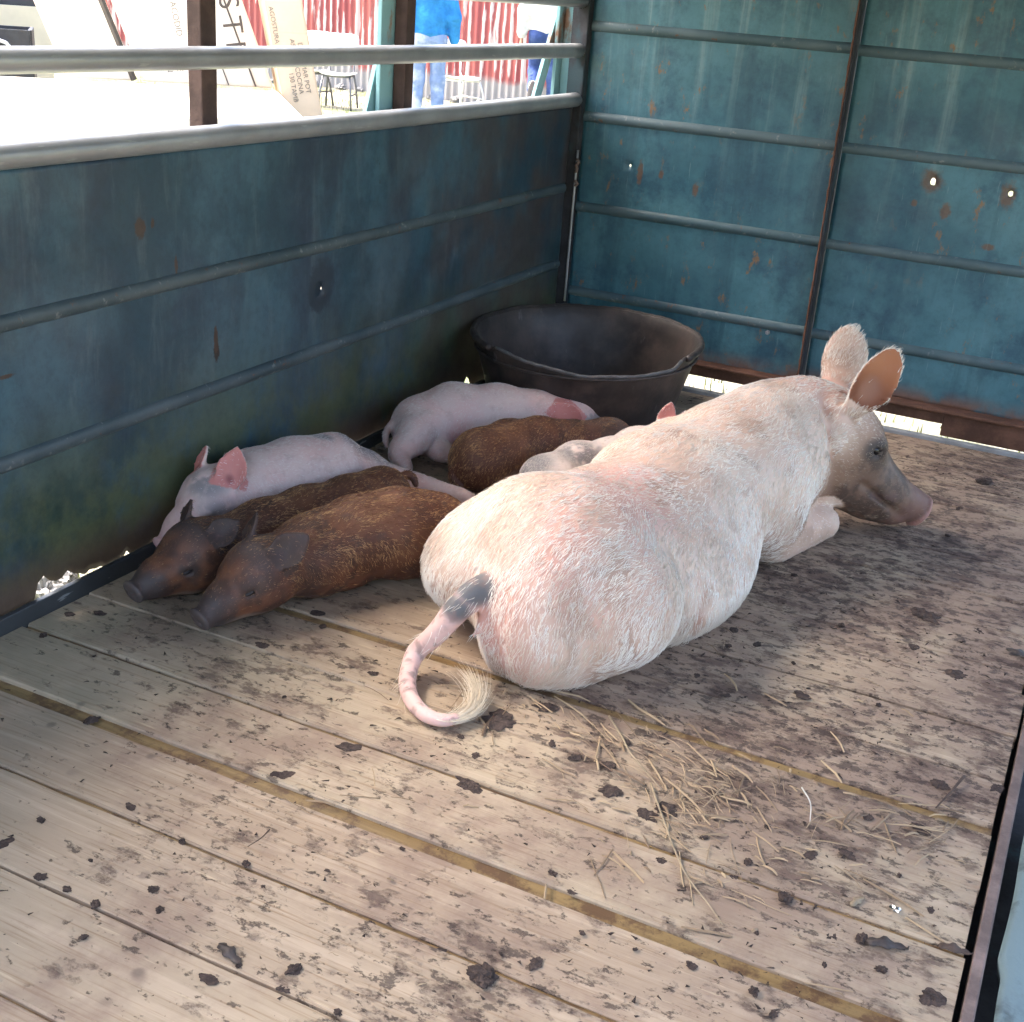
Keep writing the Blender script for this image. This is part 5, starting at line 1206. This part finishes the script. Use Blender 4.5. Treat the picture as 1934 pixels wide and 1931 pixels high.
for s_ in (-.85, .40): MB().bar(cp(s_, -.3, GZ), cp(s_, -.3, .03), .5, .05, (cn[0], cn[1], 0)).build('foot', M_CRATE, cr)
rp = []
for k in range(90): a = k * .42; rp.append(Vector(cp(.08 + .20 * math.cos(a), .05 + .012 * math.sin(a * 2.3), .51 + .055 * math.sin(a))))
tag(MB().tube(rp, .014, 6).build('rope_coil', M_ROPE, None, True), 'coil of white rope hung on the side of the dark crate', 'rope')

# ---------------------------------------------------------------- people
def m_cloth(name, col, sc=40, fade=None):
    m = Mat(name); c = m.mix(tuple(x * .8 for x in col), tuple(min(1, x * 1.15) for x in col), m.ramp(m.noise(9, 5), .3, .7))
    if fade: c = m.mix(c, fade, m.ramp(m.noise(5, 5, .6), .48, .68, 0, .75))
    return m.done(c, .85, 0, m.bump(m.noise(sc, 4), .3, .01, m.bump(m.noise(14, 3), .5, .03)), .15)
M_PSKIN = Mat('person_skin').done((.42, .22, .15), .5); M_PHAIR = flat_mat('person_hair', (.03, .022, .018), .6)
M_BLUE, M_FADED, M_DENIM, M_SHIRT, M_SHOE, M_SOLE = m_cloth('blue_sweatshirt', (.035, .22, .52)), m_cloth('faded_denim', (.22, .30, .50), 60, (.55, .58, .66)), m_cloth('dark_denim', (.045, .075, .21), 60, (.09, .14, .30)), m_cloth('pale_shirt', (.70, .68, .66)), flat_mat('shoe_canvas', (.62, .60, .58), .7), flat_mat('shoe_sole', (.09, .08, .075), .7)
def person(loc, face, k, top, jeans, label, bent=None, arms=((.02, .0), (.02, .0))):
    """local axes: x to the right, y forward, z up; k scales; bent: the leg folded back at the knee"""
    th = math.atan2(-face[0], face[1]); Rz = np.array([[math.cos(th), -math.sin(th), 0], [math.sin(th), math.cos(th), 0], [0, 0, 1]])
    def put(name, S, h, mat, parent=None):
        v, f = S.mesh(h, None, 2); v = (v * k) @ Rz.T + np.array(loc); return link(name, npmesh(name, v, f), mat, parent, True)
    leg = {}
    for s_ in (-1, 1):
        if bent == s_: leg[s_] = [(s_ * .095, 0, .90), (s_ * .10, .16, .52), (s_ * .10, -.16, .36)]
        else: leg[s_] = [(s_ * .095, 0, .90), (s_ * .11, .03, .49), (s_ * .12, -.01, .09)]
    arm = {s_: [(s_ * .185, -.01, 1.40), (s_ * .255, -.05, 1.13), (s_ * .265, -.02 + arms[0 if s_ < 0 else 1][0], .89 + arms[0 if s_ < 0 else 1][1])] for s_ in (-1, 1)}
    B = Sculpt()
    B.chain([(0, 0, .92), (0, -.01, 1.15), (0, -.01, 1.36), (0, 0, 1.47), (0, .015, 1.55)], [.125, .115, .125, .06, .052], .05, ((1, 0, 0), 1.25))
    for s_ in (-1, 1):
        B.chain(leg[s_], [.08, .052, .038], .03); B.chain([(s_ * .10, -.01, 1.38)] + arm[s_], [.07, .052, .040, .028], .03)
        w = np.array(arm[s_][2]); hd = np.array([0, .02, -1.]); p = w + hd * .05
        B.add(Cone(w, w + hd * .085, .027, .036, ((1, 0, 0), .62)), .015)
        for i, (dy, l) in enumerate(((-.027, .062), (-.009, .075), (.009, .080), (.026, .070))):
            a = w + hd * .095 + np.array([0, dy, 0]); m_ = a + np.array([-s_ * .006, dy * .15, -l * .55]); B.chain([a, m_, m_ + np.array([-s_ * .018, 0, -l * .40])], [.0105, .0095, .0085], .004)
        t0 = w + hd * .035 + np.array([0, .030, 0]); B.chain([t0, t0 + np.array([-s_ * .008, .022, -.035]), t0 + np.array([-s_ * .014, .022, -.066])], [.013, .011, .009], .008)
    B.add(Ell((0, .015, 1.635), (.076, .095, .112)), .03); B.add(Ell((0, .055, 1.575), (.050, .050, .045)), .03)           # skull, jaw
    B.add(Cone((0, .108, 1.645), (0, .124, 1.612), .010, .014), .012); B.cut(Cone((-.022, .118, 1.575), (.022, .118, 1.575), .004, .004), .006)
    for s_ in (-1, 1): B.cut(Ell((s_ * .032, .112, 1.645), (.014, .010, .008)), .012); B.add(Ell((s_ * .078, .005, 1.63), (.010, .018, .030)), .008)
    body = put('person', B, .0085, M_PSKIN); tag(body, label, 'person')
    Hs = Sculpt(); Hs.add(Ell((0, -.005, 1.665), (.084, .100, .098)), .02); Hs.cut(Ell((0, .10, 1.60), (.075, .075, .085)), .02); put('hair', Hs, .012, M_PHAIR, body)
    for s_ in (-1, 1): eyeball('eye', np.array(loc) + (np.array([s_ * .032, .103, 1.645]) * k) @ Rz.T, np.eye(3), (.011 * k,) * 3, M_EYE, body)
    J = Sculpt(); J.add(Ell((0, -.01, .93), (.168, .128, .13)), .05)
    for s_ in (-1, 1):
        J.chain(leg[s_], [.098, .076, .064], .045); J.add(Ell((s_ * .075, -.07, .90), (.085, .065, .09)), .04)
        q = np.array(leg[s_]); 
        for t in np.linspace(.15, .95, 6): c = q[1] * (1 - t) + q[2] * t; J.cut(Cone(c + np.array([-.08, -.085, .02]), c + np.array([.08, -.075, -.01]), .008, .008), .03)
    J.cut(Cone((0, -.16, .98), (0, -.15, .80), .008, .010), .03)
    jm = put('jeans', J, .011, jeans, body)
    Bt = MB(); 
    T_ = Sculpt(); T_.chain([(0, -.005, .985), (0, -.01, 1.12), (0, -.01, 1.32), (0, -.005, 1.40)], [.142, .140, .142, .115], .05, ((1, 0, 0), 1.24)); T_.add(Ell((0, -.005, .965), (.185, .145, .035)), .03)
    for s_ in (-1, 1): T_.chain([(s_ * .10, -.01, 1.38)] + [arm[s_][0], arm[s_][1], tuple(np.array(arm[s_][2]) + np.array([0, 0, .035]))], [.088, .076, .066, .058], .04); T_.add(Cone(np.array(arm[s_][2]) + np.array([0, 0, .04]), np.array(arm[s_][2]) + np.array([0, 0, .0]), .044, .042), .01)
    for s_ in (-1, 1):
        for t in (.2, .45, .7, .9): c = np.array(arm[s_][1]) * (1 - t) + np.array(arm[s_][2]) * t; T_.cut(Cone(c + np.array([-.06, -.07, .01]), c + np.array([.06, -.065, -.01]), .007, .007), .025)
    T_.cut(Cone((0, 0, 1.44), (0, .01, 1.60), .062, .07), .02)
    put('sweatshirt' if top is M_BLUE else 'shirt', T_, .011, top, body)
    for s_ in (-1, 1):
        a = np.array(leg[s_][2]); 
        if bent == s_: d = unit((0, -.25, -1.)); n_ = unit((0, -1., .25)); c = a + np.array([0, -.075, -.015])
        else: d = unit((0, 1., 0)); n_ = np.array([0, 0, -1.]); c = np.array([a[0], a[1] + .05, .045])
        Sh = Sculpt(); Sh.add(Ell(c + d * .03 - n_ * .0, (.13, .048, .045), [d, (1, 0, 0), n_]), .02); Sh.add(Ell(c - d * .055 - n_ * .02, (.055, .046, .05), [d, (1, 0, 0), n_]), .03); sh = put('shoe', Sh, .009, M_SHOE, body)
        So = Sculpt(); So.add(Ell(c + d * .03 + n_ * .034, (.135, .052, .014), [d, (1, 0, 0), n_]), .01); put('sole', So, .008, M_SOLE, sh)
    if jeans is M_DENIM:
        c = np.array(loc) + (np.array([.07, -.142, 1.0]) * k) @ Rz.T; MB().box(c - np.array([.03, .006, .014]), c + np.array([.03, .006, .014])).build('belt_label', M_CREAM, body)
    return body
person((-4.95, 7.66, GZ), (-.55, .83), .97, M_BLUE, M_FADED, 'person in a blue sweatshirt and faded blue jeans standing before the red fence')
person((-4.48, 9.50, GZ), (-.38, .92), 1.05, M_SHIRT, M_DENIM, 'person in a pale shirt and dark blue jeans with one shoe lifted behind', bent=-1)
# low grass tufts growing by the fence and along the trailer
def tufts():
    rng = np.random.default_rng(4); v, f = [], []
    P = np.concatenate([np.stack([rng.uniform(-10, -3.5, 5000), rng.uniform(4.5, 10.6, 5000)], -1), np.stack([rng.uniform(-.5, 2.6, 1100), rng.uniform(.02, 1.2, 1100)], -1), np.stack([rng.uniform(-.9, -.12, 700), rng.uniform(-3.2, -1.9, 700)], -1)])
    for x, y in P:
        a = rng.uniform(0, 6.28); h = rng.uniform(.02, .07); w = .004; b = len(v); dx, dy = math.cos(a), math.sin(a); l = rng.uniform(-.03, .03)
        v += [(x - dy * w, y + dx * w, GZ - .01), (x + dy * w, y - dx * w, GZ - .01), (x + dx * l, y + dy * l, GZ + h)]; f.append((b, b + 1, b + 2))
    o = link('grass', npmesh('grass', np.array(v), np.array(f)), flat_mat('grass_blade', (.17, .20, .06), .8, .4, 3)); tag(o, 'short pale grass around the trailer and before the fence', 'grass', kind='stuff')
tufts()
